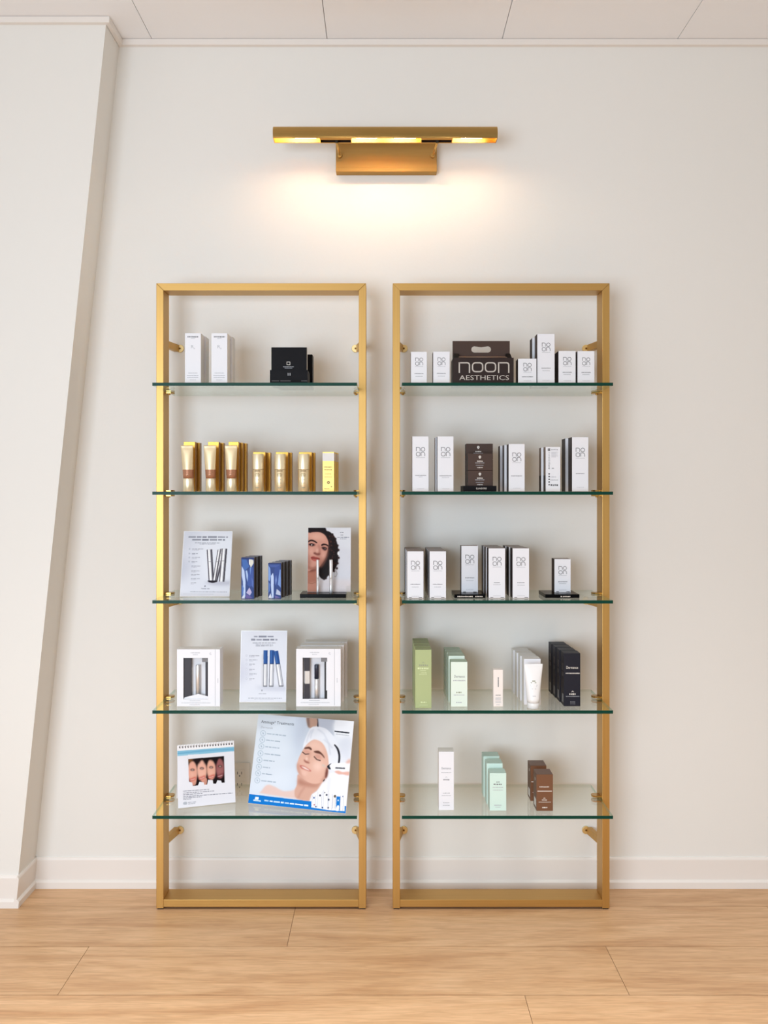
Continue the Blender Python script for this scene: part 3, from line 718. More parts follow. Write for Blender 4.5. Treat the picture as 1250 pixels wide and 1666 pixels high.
# portrait poster on a black base with two silver wands
s = 1.031; z0 = SH[3]
e = empty('poster_display', (wx(525.5, s), wy(s), z0)); tag(e, 'portrait poster of a curly haired woman on a black base, third left shelf', 'poster display')
k = .002/s; w = 75*k
b = MB(); b.box(-w/2, w/2, 0, .095, 0, .0125, 'blackgl'); b.build('black_base', e, .001)
b = MB(); b.box(w/2+.0005, w/2+.016, .006, .1, 0, .032, 'acrylic', 'acrylic', 'acrylic'); b.build('acrylic_block', e)
q = [(252, 97), (1036, 97), (1030, 1250), (236, 1265)]
P = Paint(150, 230, q, (218, 220, 228))
P.poly([(600, 97), (1036, 97), (1036, 500), (800, 400)], (226, 229, 236), 10, .9, False); P.poly([(460, 1000), (1036, 1040), (1036, 1262), (236, 1262)], (226, 216, 216), 8, .9, False)
P.poly([(240, 780), (430, 780), (410, 960), (440, 1262), (200, 1262), (236, 900)], (178, 114, 92), 2); P.poly([(236, 1120), (420, 1090), (440, 1262), (200, 1262)], (196, 134, 112), 3)
P.poly([(252, 840), (420, 830), (380, 880), (300, 900), (252, 880)], (120, 66, 52), 3, .9); P.line([(250, 1100), (320, 1115), (400, 1085)], 8, (150, 96, 70), .8)
HR = (26, 17, 18)
P.poly([(230, 80), (540, 90), (590, 150), (640, 168), (690, 205), (745, 270), (785, 380), (806, 500), (802, 690), (770, 800), (715, 890), (625, 960), (560, 1040), (520, 1030), (470, 990), (440, 900), (500, 600), (560, 300), (230, 240)], HR, 1)
for i in range(90):
    rg = random.Random(i); a_ = rg.uniform(0, 1); cx = 640+a_*130*rg.uniform(.6, 1.1); cy = rg.uniform(240, 900)
    if cx > 800-abs(cy-560)*.25: continue
    P.ell(cx, cy, rg.uniform(6, 14), rg.uniform(8, 18), rg.choice([(92, 50, 42), (64, 34, 30), (110, 62, 48), (20, 12, 14)]), 1.2, .55)
for (cx, cy) in ((700, 220), (755, 300), (795, 420), (812, 500), (815, 640), (795, 740), (780, 830), (730, 880), (650, 950), (580, 1010), (790, 560)): P.ell(cx, cy, 18, 22, (40, 24, 24), 1, .9)
SK = (208, 150, 132)
P.poly([(225, 240), (290, 192), (380, 178), (480, 185), (560, 232), (610, 310), (628, 380), (618, 470), (602, 560), (560, 670), (500, 765), (430, 830), (340, 850), (225, 840)], SK, 1)
P.poly([(252, 240), (300, 200), (470, 196), (560, 250), (560, 330), (430, 310), (300, 300), (252, 310)], (222, 168, 148), 4, .8)
P.poly([(232, 300), (262, 300), (268, 560), (300, 760), (232, 800)], (158, 102, 86), 5, .7); P.poly([(430, 560), (500, 640), (470, 760), (380, 840), (300, 845), (430, 760)], (176, 118, 102), 6, .6)
P.ell(300, 530, 50, 60, (226, 172, 154), 6, .8); P.ell(545, 600, 38, 55, (222, 170, 152), 5, .7); P.ell(410, 260, 80, 40, (230, 182, 162), 6, .6)
P.poly([(470, 780), (560, 640), (612, 480), (630, 380), (626, 560), (560, 740), (480, 830)], (150, 96, 82), 3, .75); P.poly([(252, 790), (330, 820), (430, 790), (430, 840), (330, 862), (252, 850)], (150, 94, 78), 3, .8)
P.poly([(252, 340), (300, 316), (360, 325), (415, 362), (412, 380), (350, 352), (300, 345), (252, 366)], (44, 24, 22), .6); P.poly([(496, 402), (540, 384), (600, 398), (626, 425), (620, 438), (560, 414), (500, 428)], (48, 26, 24), .6)
P.poly([(255, 400), (300, 378), (350, 384), (390, 410), (340, 436), (280, 424)], (110, 66, 58), 2, .8); P.poly([(262, 400), (310, 384), (355, 396), (372, 412), (330, 428), (285, 418)], (46, 26, 26), .8); P.ell(320, 410, 13, 12, (226, 210, 204), .6); P.ell(336, 412, 8, 9, (20, 12, 12), .4)
P.poly([(490, 452), (540, 436), (600, 458), (606, 480), (570, 516), (530, 500)], (110, 66, 58), 2, .8); P.poly([(505, 460), (550, 450), (596, 470), (570, 505), (535, 490)], (48, 28, 28), .8); P.ell(565, 480, 12, 9, (186, 160, 156), .8, .8)
P.poly([(432, 400), (470, 440), (478, 560), (462, 600), (440, 560), (452, 480)], (158, 102, 88), 3, .8); P.poly([(350, 556), (380, 540), (415, 560), (470, 560), (466, 590), (420, 600), (365, 575)], (122, 68, 58), 1.6, .9); P.ell(420, 510, 20, 40, (232, 184, 166), 3, .8)
P.poly([(300, 636), (350, 616), (385, 628), (425, 634), (470, 662), (430, 692), (370, 704), (320, 676)], (168, 76, 66), 1); P.line([(305, 640), (380, 655), (465, 664)], 9, (92, 36, 34), .8); P.poly([(330, 672), (430, 672), (420, 694), (370, 702)], (200, 108, 98), 1.2, .7)
P.ell(806, 560, 17, 34, (240, 242, 246), .8); P.greek(838, 185, 62, 14, INK, .8); P.greek(846, 230, 55, 14, INK, .8); P.greek(786, 272, 216, 18, INK, .85); P.greek(838, 300, 120, 14, INK, .7)
P.line([(760, 860), (785, 930), (760, 985), (735, 970)], 7, (90, 70, 66), .8, .7)
hh = .2085; ww = 69.5*.002/.995
b = MB(); b.box(-ww/2, ww/2, 0, .003, 0, hh, 'paper'); b.build('poster_panel', e, .0004)
o = e.children[-1]; o.location = (wx(536.5, .998)-e.location.x, .06, .0128); o.rotation_euler = (-.16, 0, 0)
P.mesh('portrait_print', ww-.001, hh-.001, o, z0=.0005)
for i, (xa, xb) in enumerate(((515, 519), (536, 541.5))):
    s2 = 1.018; k2 = .002/s2; r = (xb-xa)*k2/2
    H = wz(910.5, s2)-(z0+.0127)
    t = empty('silver_wand', (wx((xa+xb)/2, s2), wy(s2), z0+.0127)); tag(t, ['slim silver wand standing on the black base, left of the pair', 'silver wand standing on the black base, right of the pair'][i], 'cosmetic wand', 'silver wands before the portrait poster')
    b = MB(); b.lathe([(r*.9, 0), (r, .001), (r, H*.45)], 'silver', n=20); b.build('barrel', t)
    b = MB(); b.lathe([(r, H*.45+.0006), (r*1.02, H*.46), (r*1.02, H-.002), (r*.8, H)], 'silver', n=20); b.build('cap', t)

# --- left unit, fourth shelf: window boxes and sign
def kit(label, x0, x1, ytop, s, variant, depth=.055, group='white window boxes'):
    k = .002/s; w = (x1-x0)*k; z0 = SH[4]; h = wz(ytop, s)-z0; D = depth
    e = empty('window_box', (wx((x0+x1)/2, s), wy(s)+D/2, z0)); tag(e, label, 'box', group)
    X = lambda p: -w/2+(p-x0)*k
    Z = lambda p: h-(p-ytop)*k
    wl, wr, wt, wb = (X(x0+10.5), X(x0+50.5), Z(ytop+14), Z(ytop+81))
    t = .0012; b = MB(); y0, y1 = -D/2, D/2
    b.box(-w/2, wl, y0, y0+t, 0, h, 'paper'); b.box(wr, w/2, y0, y0+t, 0, h, 'paper'); b.box(wl, wr, y0, y0+t, wt, h, 'paper'); b.box(wl, wr, y0, y0+t, 0, wb, 'paper')
    b.box(-w/2, -w/2+t, y0+t, y1, 0, h, 'paper'); b.box(w/2-t, w/2, y0+t, y1, 0, h, 'paper'); b.box(-w/2+t, w/2-t, y1-t, y1, t, h-t, 'paper'); b.box(-w/2+t, w/2-t, y0+t, y1, 0, t, 'paper'); b.box(-w/2+t, w/2-t, y0+t, y1, h-t, h, 'paper2')
    f = Face(b, w, h, D, k)
    f.rect(62, 62.6, 0, 91.5, 'inkl'); f.greek(30, 5.5, 15, 1.5, 'inkl', 4); f.greek(30, 8.6, 8, 1.2, 'inkl', 5); f.ring(55, 7, 1.5, .7, 'inkl', .6, 5.2); f.greek(30, 83.5, 18, .9, 'inkl', 6); f.greek(31, 87, 47, 1.1, 'inkl', 7); f.greek(29, 90, 17, 1, 'inkl', 8)
    for i in range(6): f.rect(66.3, 67.2, 47+i*1.3, 47.9+i*1.3, 'inkl')
    b.build('carton', e)
    b = MB()                                           # insert tray inside, set back behind the window
    b.box(wl-.004, wr+.004, y0+.02, y0+.022, wb-.004, wt+.004, 'paper'); b.build('insert', e)
    ww_ = wr-wl
    b = MB()
    if variant == 0:
        b.box(wl+.0015, wl+.3*ww_, y0+.004, y0+.018, wb-.002, wt+.003, 'charpl')
    else:
        xl_, xr_ = wl+.06*ww_, wl+.28*ww_; hh_ = wt-wb
        b.box(xl_, xr_, y0+.004, y0+.018, wb-.002, wb+hh_*.36, 'charpl'); b.box(xl_+.002, xr_, y0+.005, y0+.018, wb+hh_*.36, wb+hh_*.67, 'inks'); b.box(xl_, xr_, y0+.004, y0+.018, wb+hh_*.67, wt+.003, 'charpl')
    b.build('applicator_case', e)
    cx = wl+.56*ww_; b = MB(); hh_ = wt-wb; r = .0068
    if variant == 0: b.lathe([(r, wb), (r, wb+hh_*.8), (r*.8, wb+hh_*.82)], 'silver', cx, y0+.011, 20)
    else:
        b.lathe([(r, wb), (r, wb+hh_*.47)], 'silver', cx, y0+.011, 20); b.lathe([(r*1.05, wb+hh_*.48), (r*1.05, wb+hh_*.8), (r*.9, wb+hh_*.82)], 'navypl', cx, y0+.011, 20)
    b.build('serum_tube', e)
    b = MB(); b.box(wr-.115*ww_, wr+.002, y0+.005, y0+.016, wb-.001, wt-.012, 'dark' if variant else 'charpl'); b.box(wr-.25*ww_, wr+.001, y0+.003, y0+.014, wt-.0135, wt+.002, 'ink')
    if variant: b.box(wr-.045*ww_, wr+.002, y0+.003, y0+.0048, wb+hh_*.2, wb+hh_*.92, 'paper')
    b.build('brush_pen', e)
    if variant == 0:
        b = MB(); zq = wb
        b.add([(wl, y0+.003, zq), (wr, y0+.003, zq), (wr, y0+.003, zq+.008), (wl+.6*ww_, y0+.003, zq+.016), (wl+.05*ww_, y0+.003, zq+.005)], [(0, 1, 2, 3, 4)], 'paper'); b.build('paper_flap', e)
    return e
kit('white window box with a silver tube inside, standing alone on the fourth left shelf', 288, 358, 1056.5, 1.034, 0)
kk = kit('white window box with a navy capped tube inside, front of the row of three', 482, 554.5, 1056, 1.034, 1)
for i, lb in enumerate(['white window box in the middle of the row of three', 'white window box at the back of the row of three']): dup(kk, (kk.location.x+.0075*(i+1), kk.location.y+.068*(i+1), SH[4]), label=lb)
q = [(150, 118), (1033, 118), (1012, 1458), (112, 1462)]
P = Paint(160, 240, q, (226, 230, 240))
P.poly([(130, 700), (300, 800), (280, 1000), (130, 1100)], (208, 212, 226), 12, .8); P.poly([(450, 1170), (1012, 1170), (1005, 1240), (600, 1225)], (198, 202, 216), 6, .9)
P.greek(395, 225, 380, 34, (122, 126, 142), .8); P.greek(340, 282, 510, 36, (112, 116, 132), .85); P.greek(370, 344, 450, 20, INK, .6); P.greek(430, 372, 330, 16, INK, .5); P.greek(430, 398, 335, 18, INK, .6)
for i, (y, l_) in enumerate(((585, 210), (665, 160), (745, 110), (840, 110), (928, 145), (1020, 100))):
    P.greek(300, y, l_, 18, INK, .6, 0, i); P.greek(300, y+22, l_*.5, 12, INK, .4, 0, i); P.ell(250, y, 18, 20, (196, 200, 214), .5, .8); P.ell(250, y, 11, 13, (226, 230, 240), .5, .9)
def wand(x0, y0, x1, y1, w, split):
    dx, dy = x1-x0, y1-y0; mx_, my = x0+dx*split, y0+dy*split; l = math.hypot(dx, dy); n = (dy/l, -dx/l)
    P.line([(mx_, my), (x1, y1)], w, (196, 198, 206), .7); P.line([(mx_+n[0]*w*-.1, my), (x1+n[0]*w*-.1, y1)], w*.3, (248, 249, 252), .6)
    for o in (-.42, .42): P.line([(mx_+n[0]*w*o, my+n[1]*w*o), (x1+n[0]*w*o, y1+n[1]*w*o)], 9, (120, 122, 132), .5)
    P.line([(x0, y0), (mx_, my)], w*.92, (30, 74, 142), .5); P.line([(x0-w*.15, y0+6), (mx_-w*.15, my-6)], w*.25, (54, 104, 176), .7); P.line([(mx_-w*.4, my-6), (mx_+w*.4, my-6)], 14, (14, 34, 84), .5)
    P.line([(x1-w*.42, y1-8), (x1+w*.42, y1-8)], 20, (96, 98, 108), .8)
P.line([(560, 560), (556, 1160)], 30, (214, 216, 224), 1.5)
wand(822, 495, 925, 1165, 96, .37); wand(622, 482, 612, 1168, 88, .38); wand(748, 480, 728, 1168, 94, .38)
P.poly([(540, 1228), (556, 1228), (552, 1255), (544, 1255)], (112, 116, 130), .5); P.greek(485, 1302, 145, 20, INK, .6); P.greek(280, 1388, 660, 15, INK, .55); P.greek(400, 1415, 380, 10, INK, .35)
s = 1.015; x0 = wx(389.5, s); x1 = wx(465.5, s)
sign('acrylic_sign', 'white sign with blue capped wands printed on it, middle of the fourth left shelf', ((x0+x1)/2, wy(s), SH[4]+.0008), x1-x0, .2275, .16, 0, P, group='white product signs on the left unit')

# --- left unit, bottom shelf: desk calendar and big poster
s = 1.0306; A_ = Vector((wx(290, s), wy(s), SH[5])); s = 1.0105; B_ = Vector((wx(383.5, s), wy(s), SH[5]))
w = (B_-A_).length; rz = math.atan2(B_.y-A_.y, B_.x-A_.x)
e = empty('desk_calendar', (A_+B_)/2+Vector((0, 0, .0014)), (-.17, 0, rz)); tag(e, 'white spiral bound flip chart with a photo of four faces, bottom left shelf', 'flip chart')
h = .1935
b = MB(); b.box(-w/2, w/2, 0, .0025, 0, h, 'paper'); b.build('cover_board', e, .0004)
q = [(163, 205), (1070, 100), (1085, 1055), (152, 1160)]
P = Paint(190, 200, q, (232, 234, 242))
P.poly([(163, 200), (1072, 95), (1072, 195), (160, 290)], (244, 244, 248), 0, 1, False)
P.poly([(158, 290), (1072, 195), (1074, 262), (156, 366)], (134, 192, 220), .6, 1, False); P.line([(160, 330), (600, 270), (1072, 232)], 14, (86, 156, 200), 1.5, .7); P.line([(160, 350), (500, 320)], 10, (176, 214, 232), 1.2, .7)
def clip_poly(*a_, **k_): P.poly(*a_, **k_)
P.poly([(330, 405), (905, 342), (910, 752), (860, 755), (850, 720), (790, 716), (768, 770), (722, 770), (716, 715), (640, 712), (625, 785), (580, 790), (570, 750), (500, 745), (478, 800), (395, 812), (385, 760), (335, 745)], (24, 16, 18), .5, 1, False)
fcs = [(395, 600, 78, 170, (226, 168, 148)), (545, 575, 78, 165, (232, 178, 158)), (695, 555, 74, 160, (228, 172, 150)), (838, 535, 68, 155, (150, 92, 92))]
for cx, cy, rx, ry, col in fcs: P.ell(cx, cy, rx, ry, col, 2, 1)
for cx in (430, 600, 745): P.poly([(cx-60, 795), (cx-50, 690), (cx+20, 690), (cx+10, 790)], (222, 160, 140), 1, .9) if cx < 700 else None
P.poly([(455, 395), (560, 380), (520, 430), (490, 470), (450, 440)], (30, 18, 20), 3); P.poly([(590, 378), (770, 358), (770, 470), (730, 420), (620, 400), (610, 480), (580, 430)], (22, 14, 16), 3)
P.poly([(332, 405), (420, 395), (370, 440), (333, 460)], (140, 90, 50), 3)
for cx, cy, rx, ry, col in fcs:
    dy = 0
    P.ell(cx, cy-35, 34, 17, (70, 44, 42), 1.4, .9); P.ell(cx, cy-33, 19, 9, (210, 190, 182), 1, .8); P.ell(cx-8, cy+40, 26, 34, (236, 190, 174) if col[0] > 200 else (178, 122, 118), 5, .7)
    P.poly([(cx-56, cy+108), (cx-10, cy+92), (cx+50, cy+70), (cx+44, cy+112), (cx-10, cy+140), (cx-48, cy+138)], (196, 96, 84) if col[0] > 200 else (120, 58, 62), 2, .85); P.line([(cx-40, cy+122), (cx, cy+115), (cx+36, cy+98)], 9, (242, 226, 222), 1, .9)
P.poly([(330, 340), (330, 405), (905, 342), (905, 300)], (232, 234, 242), 0, 1, False)
P.poly([(300, 400), (330, 400), (334, 800), (300, 800)], (232, 234, 242), 0, 1, False); P.poly([(907, 330), (935, 330), (940, 780), (911, 780)], (232, 234, 242), 0, 1, False)
P.poly([(330, 748), (384, 760), (394, 815), (480, 802), (500, 748), (570, 752), (578, 792), (626, 786), (642, 714), (714, 716), (722, 772), (770, 770), (792, 716), (850, 722), (862, 756), (912, 752), (915, 840), (330, 860)], (232, 234, 242), .5, 1, False)
for i, (y, l_) in enumerate(((895, 420), (925, 500), (950, 310), (978, 800), (1000, 300), (1022, 130))): P.greek(235, y, l_, 14, (120, 124, 138), .8, -.085, i)
P.poly([(238, 1065), (290, 1058), (292, 1095), (240, 1100)], (170, 176, 186), .8, .8); P.greek(310, 1068, 135, 12, INK, .6, -.1); P.greek(312, 1090, 115, 12, INK, .6, -.1)
for i in range(20):
    t = i/19; P.ell(205+830*t, 232-82*t, 11, 17, (48, 44, 50), .3)
P.mesh('printed_page', w-.001, h-.001, e, z0=.0005, m='printmat')
b = MB()
for i in range(20):
    cx = -w/2+.0095+(w-.017)*i/19; n = 14; r = .0052; rr = .0006
    rings = []
    for j in range(n):
        a_ = 2*PI*j/n; c = Vector((cx, .0012+r*math.cos(a_), h-.0035+r*math.sin(a_)))
        d = Vector((0, math.cos(a_), math.sin(a_))); rings.append([tuple(c+rr*(math.cos(2*PI*q_/6)*d+math.sin(2*PI*q_/6)*Vector((1, 0, 0)))) for q_ in range(6)])
    rings.append(rings[0]); b.loft(rings, 'white_pl', False, False)
b.build('spiral_binding', e)
b = MB(); b.add([(-w/2+.004, .004, h-.004), (w/2-.004, .004, h-.004), (w/2-.004, .092, .0175), (-w/2+.004, .092, .0175), (-w/2+.004, .006, h-.004), (w/2-.004, .006, h-.004), (w/2-.004, .094, .0175), (-w/2+.004, .094, .0175)], [(0, 1, 2, 3), (7, 6, 5, 4), (0, 4, 5, 1), (2, 6, 7, 3), (1, 5, 6, 2), (0, 3, 7, 4)], 'paper'); b.build('easel_back', e)

s = 1.0125; A_ = Vector((wx(403.6, s), wy(s), SH[5])); s = 1.0466; B_ = Vector((wx(562.7, s), wy(s), SH[5]))
w = (B_-A_).length; rz = math.atan2(B_.y-A_.y, B_.x-A_.x); lean = math.atan2(.08, .268); h = .2797
e = empty('treatment_poster', (A_+B_)/2+Vector((0, 0, .0008)), (-lean, 0, rz)); tag(e, 'large tilted poster of a woman with closed eyes in a white headband, bottom left shelf', 'poster')
b = MB(); b.box(-w/2, w/2, 0, .004, 0, h, 'paper'); b.build('foam_board', e, .0004)
q = [(155, 45), (1137, 105), (1075, 1083), (55, 975)]
P = Paint(340, 290, q, (208, 219, 233))
P.poly([(150, 40), (420, 60), (500, 500), (480, 860), (60, 860)], (222, 231, 242), 24, .9); P.poly([(560, 60), (640, 60), (640, 300), (560, 460), (520, 250)], (188, 198, 216), 14, .7)
P.poly([(640, 60), (1140, 90), (1110, 1040), (720, 1010), (860, 700)], (226, 231, 240), 3, 1, False)
P.poly([(756, 70), (940, 95), (935, 262), (860, 225), (770, 172)], (186, 193, 208), 2, 1, False); P.poly([(750, 70), (762, 70), (772, 170), (756, 165)], (52, 48, 56), .8)
P.poly([(650, 60), (748, 70), (752, 160), (690, 185), (658, 150)], (188, 152, 134), 1.5); P.poly([(650, 60), (672, 62), (680, 175), (656, 150)], (120, 100, 96), 2.5, .8)
P.poly([(930, 120), (1136, 105), (1120, 300), (960, 250)], (236, 239, 246), 6, .9); P.poly([(1000, 300), (1110, 280), (1095, 500), (1010, 440)], (214, 220, 232), 6, .8)
P.poly([(190, 850), (250, 782), (330, 800), (420, 846), (530, 832), (575, 780), (600, 900), (700, 960), (560, 930), (400, 905), (180, 868)], (228, 200, 192), 2)
P.poly([(565, 670), (620, 700), (700, 745), (840, 735), (770, 840), (712, 890), (706, 950), (560, 925), (535, 850), (560, 770)], (212, 168, 150), 1.5)
P.poly([(580, 715), (640, 745), (760, 770), (820, 745), (760, 800), (640, 790), (570, 770)], (172, 118, 100), 5, .8); P.line([(640, 800), (600, 860), (570, 920)], 14, (186, 136, 120), 3, .7)
P.poly([(830, 735), (880, 660), (1000, 640), (1105, 680), (1090, 1010), (720, 1010), (712, 890), (770, 840)], (236, 239, 246), 2); P.line([(900, 700), (880, 860), (860, 940)], 14, (214, 218, 230), 4, .8)
HB = (230, 234, 243)
P.poly([(694, 180), (750, 166), (850, 188), (930, 270), (985, 370), (1005, 470), (1000, 545), (905, 560), (885, 640), (870, 640), (866, 470), (820, 360), (740, 305), (680, 330), (620, 400), (618, 360), (650, 260)], HB, 1)
for pts in ([(700, 200), (670, 260), (650, 330)], [(760, 190), (830, 240), (880, 340), (900, 460)], [(720, 190), (700, 240), (690, 290)], [(830, 300), (880, 340), (920, 390)]): P.line(pts, 9, (196, 203, 218), 2.2, .9)
P.poly([(945, 350), (985, 395), (1004, 470), (998, 548), (982, 548), (984, 470), (965, 400), (938, 360)], (36, 36, 44), .8)
P.poly([(636, 378), (690, 322), (740, 302), (815, 338), (864, 430), (884, 540), (878, 640), (842, 728), (770, 764), (690, 756), (610, 705), (565, 640), (556, 570), (580, 480)], (224, 180, 162), 1.2)
P.poly([(700, 330), (780, 330), (840, 420), (780, 420), (700, 390), (660, 380)], (236, 198, 182), 6, .8); P.ell(770, 580, 48, 50, (242, 208, 194), 8, .9); P.ell(630, 655, 34, 26, (236, 198, 184), 5, .8)
P.poly([(556, 560), (570, 640), (620, 710), (700, 760), (640, 720), (590, 640), (575, 560)], (184, 132, 116), 4, .8); P.poly([(860, 620), (880, 640), (845, 728), (800, 748), (840, 690)], (186, 130, 112), 4, .8); P.poly([(862, 600), (878, 620), (872, 690), (850, 700)], (110, 62, 54), 2)
P.poly([(632, 388), (680, 378), (706, 400), (700, 412), (670, 398), (634, 402)], (92, 56, 46), 1.2); P.poly([(728, 425), (780, 420), (826, 462), (842, 498), (800, 456), (744, 440)], (92, 56, 46), 1.2)
P.ell(655, 430, 36, 20, (206, 150, 134), 3, .7, .2); P.ell(775, 480, 38, 24, (206, 150, 134), 3, .7, .5)
P.line([(608, 432), (640, 456), (682, 452)], 9, (62, 38, 36), .8); P.line([(730, 478), (762, 512), (800, 522)], 9, (62, 38, 36), .8)
P.poly([(690, 430), (700, 450), (680, 520), (690, 545), (660, 545), (636, 525), (628, 505), (660, 500), (676, 460)], (206, 154, 136), 3, .7); P.poly([(626, 512), (646, 522), (684, 545), (680, 552), (640, 540)], (150, 92, 80), 1.6, .9); P.ell(655, 505, 14, 18, (244, 212, 198), 2.5, .8)
P.poly([(584, 572), (620, 576), (660, 596), (706, 632), (680, 634), (640, 620), (600, 604)], (190, 110, 100), 1.2); P.poly([(600, 584), (640, 592), (690, 628), (640, 612)], (244, 232, 226), 1, .9)
P.ell(835, 575, 24, 10, (206, 196, 186), 1.6, .8, .5); P.poly([(870, 578), (912, 550), (903, 580), (906, 612), (882, 606)], (26, 28, 38), .6); P.poly([(826, 740), (848, 712), (842, 735)], (30, 28, 34), .8); P.poly([(908, 556), (1104, 546), (1100, 640), (1000, 640), (915, 610)], (240, 242, 248), 1)
P.poly([(948, 636), (990, 626), (1030, 640), (1100, 636), (1096, 676), (1030, 664), (990, 664)], (226, 176, 162), 1.6); P.poly([(1060, 540), (1106, 500), (1106, 545)], (222, 178, 166), 3)
P.line([(955, 597), (1056, 601)], 13, (44, 48, 58), .5, .9); P.line([(938, 212), (1092, 228)], 14, (34, 38, 48), .5, .95); P.line([(952, 240), (1090, 256)], 7, (150, 156, 168), .5, .7)
BL = (10, 118, 204)
P.poly([(63, 878), (712, 955), (1083, 1003), (1075, 1083), (55, 975)], BL, 0, 1, False)
P.poly([(712, 890), (770, 850), (900, 850), (1060, 880), (1062, 1058), (900, 1048), (712, 1018)], (238, 241, 248), 0, 1, False)
for i, (x, y0, y1, w_, c) in enumerate(((738, 890, 1005, 34, (246, 247, 250)), (800, 850, 1020, 42, (248, 249, 252)), (862, 835, 1035, 46, (248, 249, 252)), (912, 870, 1045, 34, (246, 247, 250)), (950, 890, 1030, 26, (236, 236, 234)), (994, 900, 1050, 40, (10, 118, 204)), (1032, 890, 1055, 28, (246, 247, 250)))):
    P.line([(x, y0), (x-3, y1)], w_, c, .4); P.line([(x-w_/2, y0), (x-w_/2-3, y1)], 3, (150, 158, 178), .5, .8); P.line([(x+w_/2, y0), (x+w_/2-3, y1)], 3, (130, 138, 160), .5, .7)
for x, y, r, c in ((802, 890, 9, (50, 56, 80)), (738, 915, 8, (60, 90, 150)), (870, 885, 9, (60, 66, 84)), (893, 935, 9, (50, 60, 84)), (760, 1010, 7, (40, 60, 110)), (828, 1020, 7, (40, 60, 110)), (890, 1022, 7, (60, 60, 80)), (742, 990, 7, (190, 110, 120)), (958, 898, 12, (90, 84, 80)), (992, 942, 7, (240, 244, 250)), (850, 860, 5, (60, 70, 90)), (1040, 900, 6, (120, 130, 160))): P.ell(x, y, r, r*1.3, c, .5)
P.poly([(982, 1000), (1004, 1002), (1000, 1054), (970, 1050)], (246, 248, 252), .4)
P.line([(128, 922), (164, 926)], 30, (246, 250, 255), .4); P.line([(110, 944), (188, 953)], 13, (246, 250, 255), .4, .9)
P.greek(222, 946, 460, 17, (244, 248, 254), 1, .118, 3)
for i, (cx, cy, l_) in enumerate(((205, 243, 200), (197, 310, 150), (188, 378, 145), (180, 452, 170), (170, 520, 115), (165, 592, 75), (157, 660, 108), (150, 735, 150))):
    P.ell(cx, cy, 28, 30, (150, 172, 190), .5); P.ell(cx, cy, 24.5, 26.5, (218, 228, 240), .5); P.line([(cx-4, cy-9), (cx+3, cy+9)], 6, (120, 144, 166), .6)
    P.greek(cx+40, cy+3, l_, 13, (140, 158, 176), .75, .1, i)
P.mesh('printed_face', w-.001, h-.001, e, z0=.0005)
b = MB(); b.text('Ammuge* Treatments', -w/2+.0135, h-.0278, .0098, -.0008, 'inkd', 'l', .116); b.text('Dermacula', -w/2+.0145, h-.044, .0066, -.0008, 'inkl', 'l', .042, .25)
o = b.build('title_lettering', e); o.rotation_euler = (0, .0, 0)
b = MB(); b.box(-.03, .03, .05, .054, 0, .001, 'paper'); b.add([(-.03, .0045, .2), (.03, .0045, .2), (.03, .132, .0395), (-.03, .132, .0395), (-.03, .0065, .2), (.03, .0065, .2), (.03, .134, .0405), (-.03, .134, .0405)], [(0, 1, 2, 3), (7, 6, 5, 4), (0, 4, 5, 1), (2, 6, 7, 3), (1, 5, 6, 2), (0, 3, 7, 4)], 'paper')
b.v = b.v[8:]; b.f = [[i-8 for i in f] for f in b.f[6:]]; b.m = b.m[6:]; b.smooth = b.smooth[6:]
b.build('easel_back', e)

# ------------------------------------------------------------------ right unit
def d_noon(ls, ly, t1, t2=None, tb=None, w=26.5, a=15, b_=12, lx_=None):
    def f_(f):
        cx = lx_ if lx_ is not None else w/2+.3
        f.logo4(cx, ly, ls, 'ink'); f.greek(w/2+.3, t1, a, 1.4, 'ink', int(t1*3)); 
        if t2: f.greek(w/2+.3, t2, b_, 1.1, 'inkl', int(t2*5))
        if tb: f.greek(w/2+.3, tb, 12, .8, 'inkl', 7)
    return f_
# top shelf
g = 'white cartons with dark sides on the top right shelf'
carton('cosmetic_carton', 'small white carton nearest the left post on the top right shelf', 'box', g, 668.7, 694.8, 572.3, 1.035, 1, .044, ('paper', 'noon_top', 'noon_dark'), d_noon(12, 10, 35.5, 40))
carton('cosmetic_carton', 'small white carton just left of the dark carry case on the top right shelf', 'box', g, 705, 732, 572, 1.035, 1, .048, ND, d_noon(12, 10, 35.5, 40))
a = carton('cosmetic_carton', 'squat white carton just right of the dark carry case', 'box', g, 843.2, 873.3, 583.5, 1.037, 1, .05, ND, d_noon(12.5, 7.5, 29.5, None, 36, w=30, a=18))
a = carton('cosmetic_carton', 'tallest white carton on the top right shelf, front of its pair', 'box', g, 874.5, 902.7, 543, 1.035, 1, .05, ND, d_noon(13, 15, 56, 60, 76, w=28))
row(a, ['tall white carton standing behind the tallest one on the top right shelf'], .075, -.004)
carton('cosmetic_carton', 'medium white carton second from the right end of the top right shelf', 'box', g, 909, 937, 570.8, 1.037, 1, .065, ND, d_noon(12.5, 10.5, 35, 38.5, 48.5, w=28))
carton('cosmetic_carton', 'medium white carton at the right end of the top right shelf', 'box', g, 939.8, 967.5, 571, 1.037, 1, .052, ND, d_noon(12, 11, 35, 38.5, 48.5, w=28))
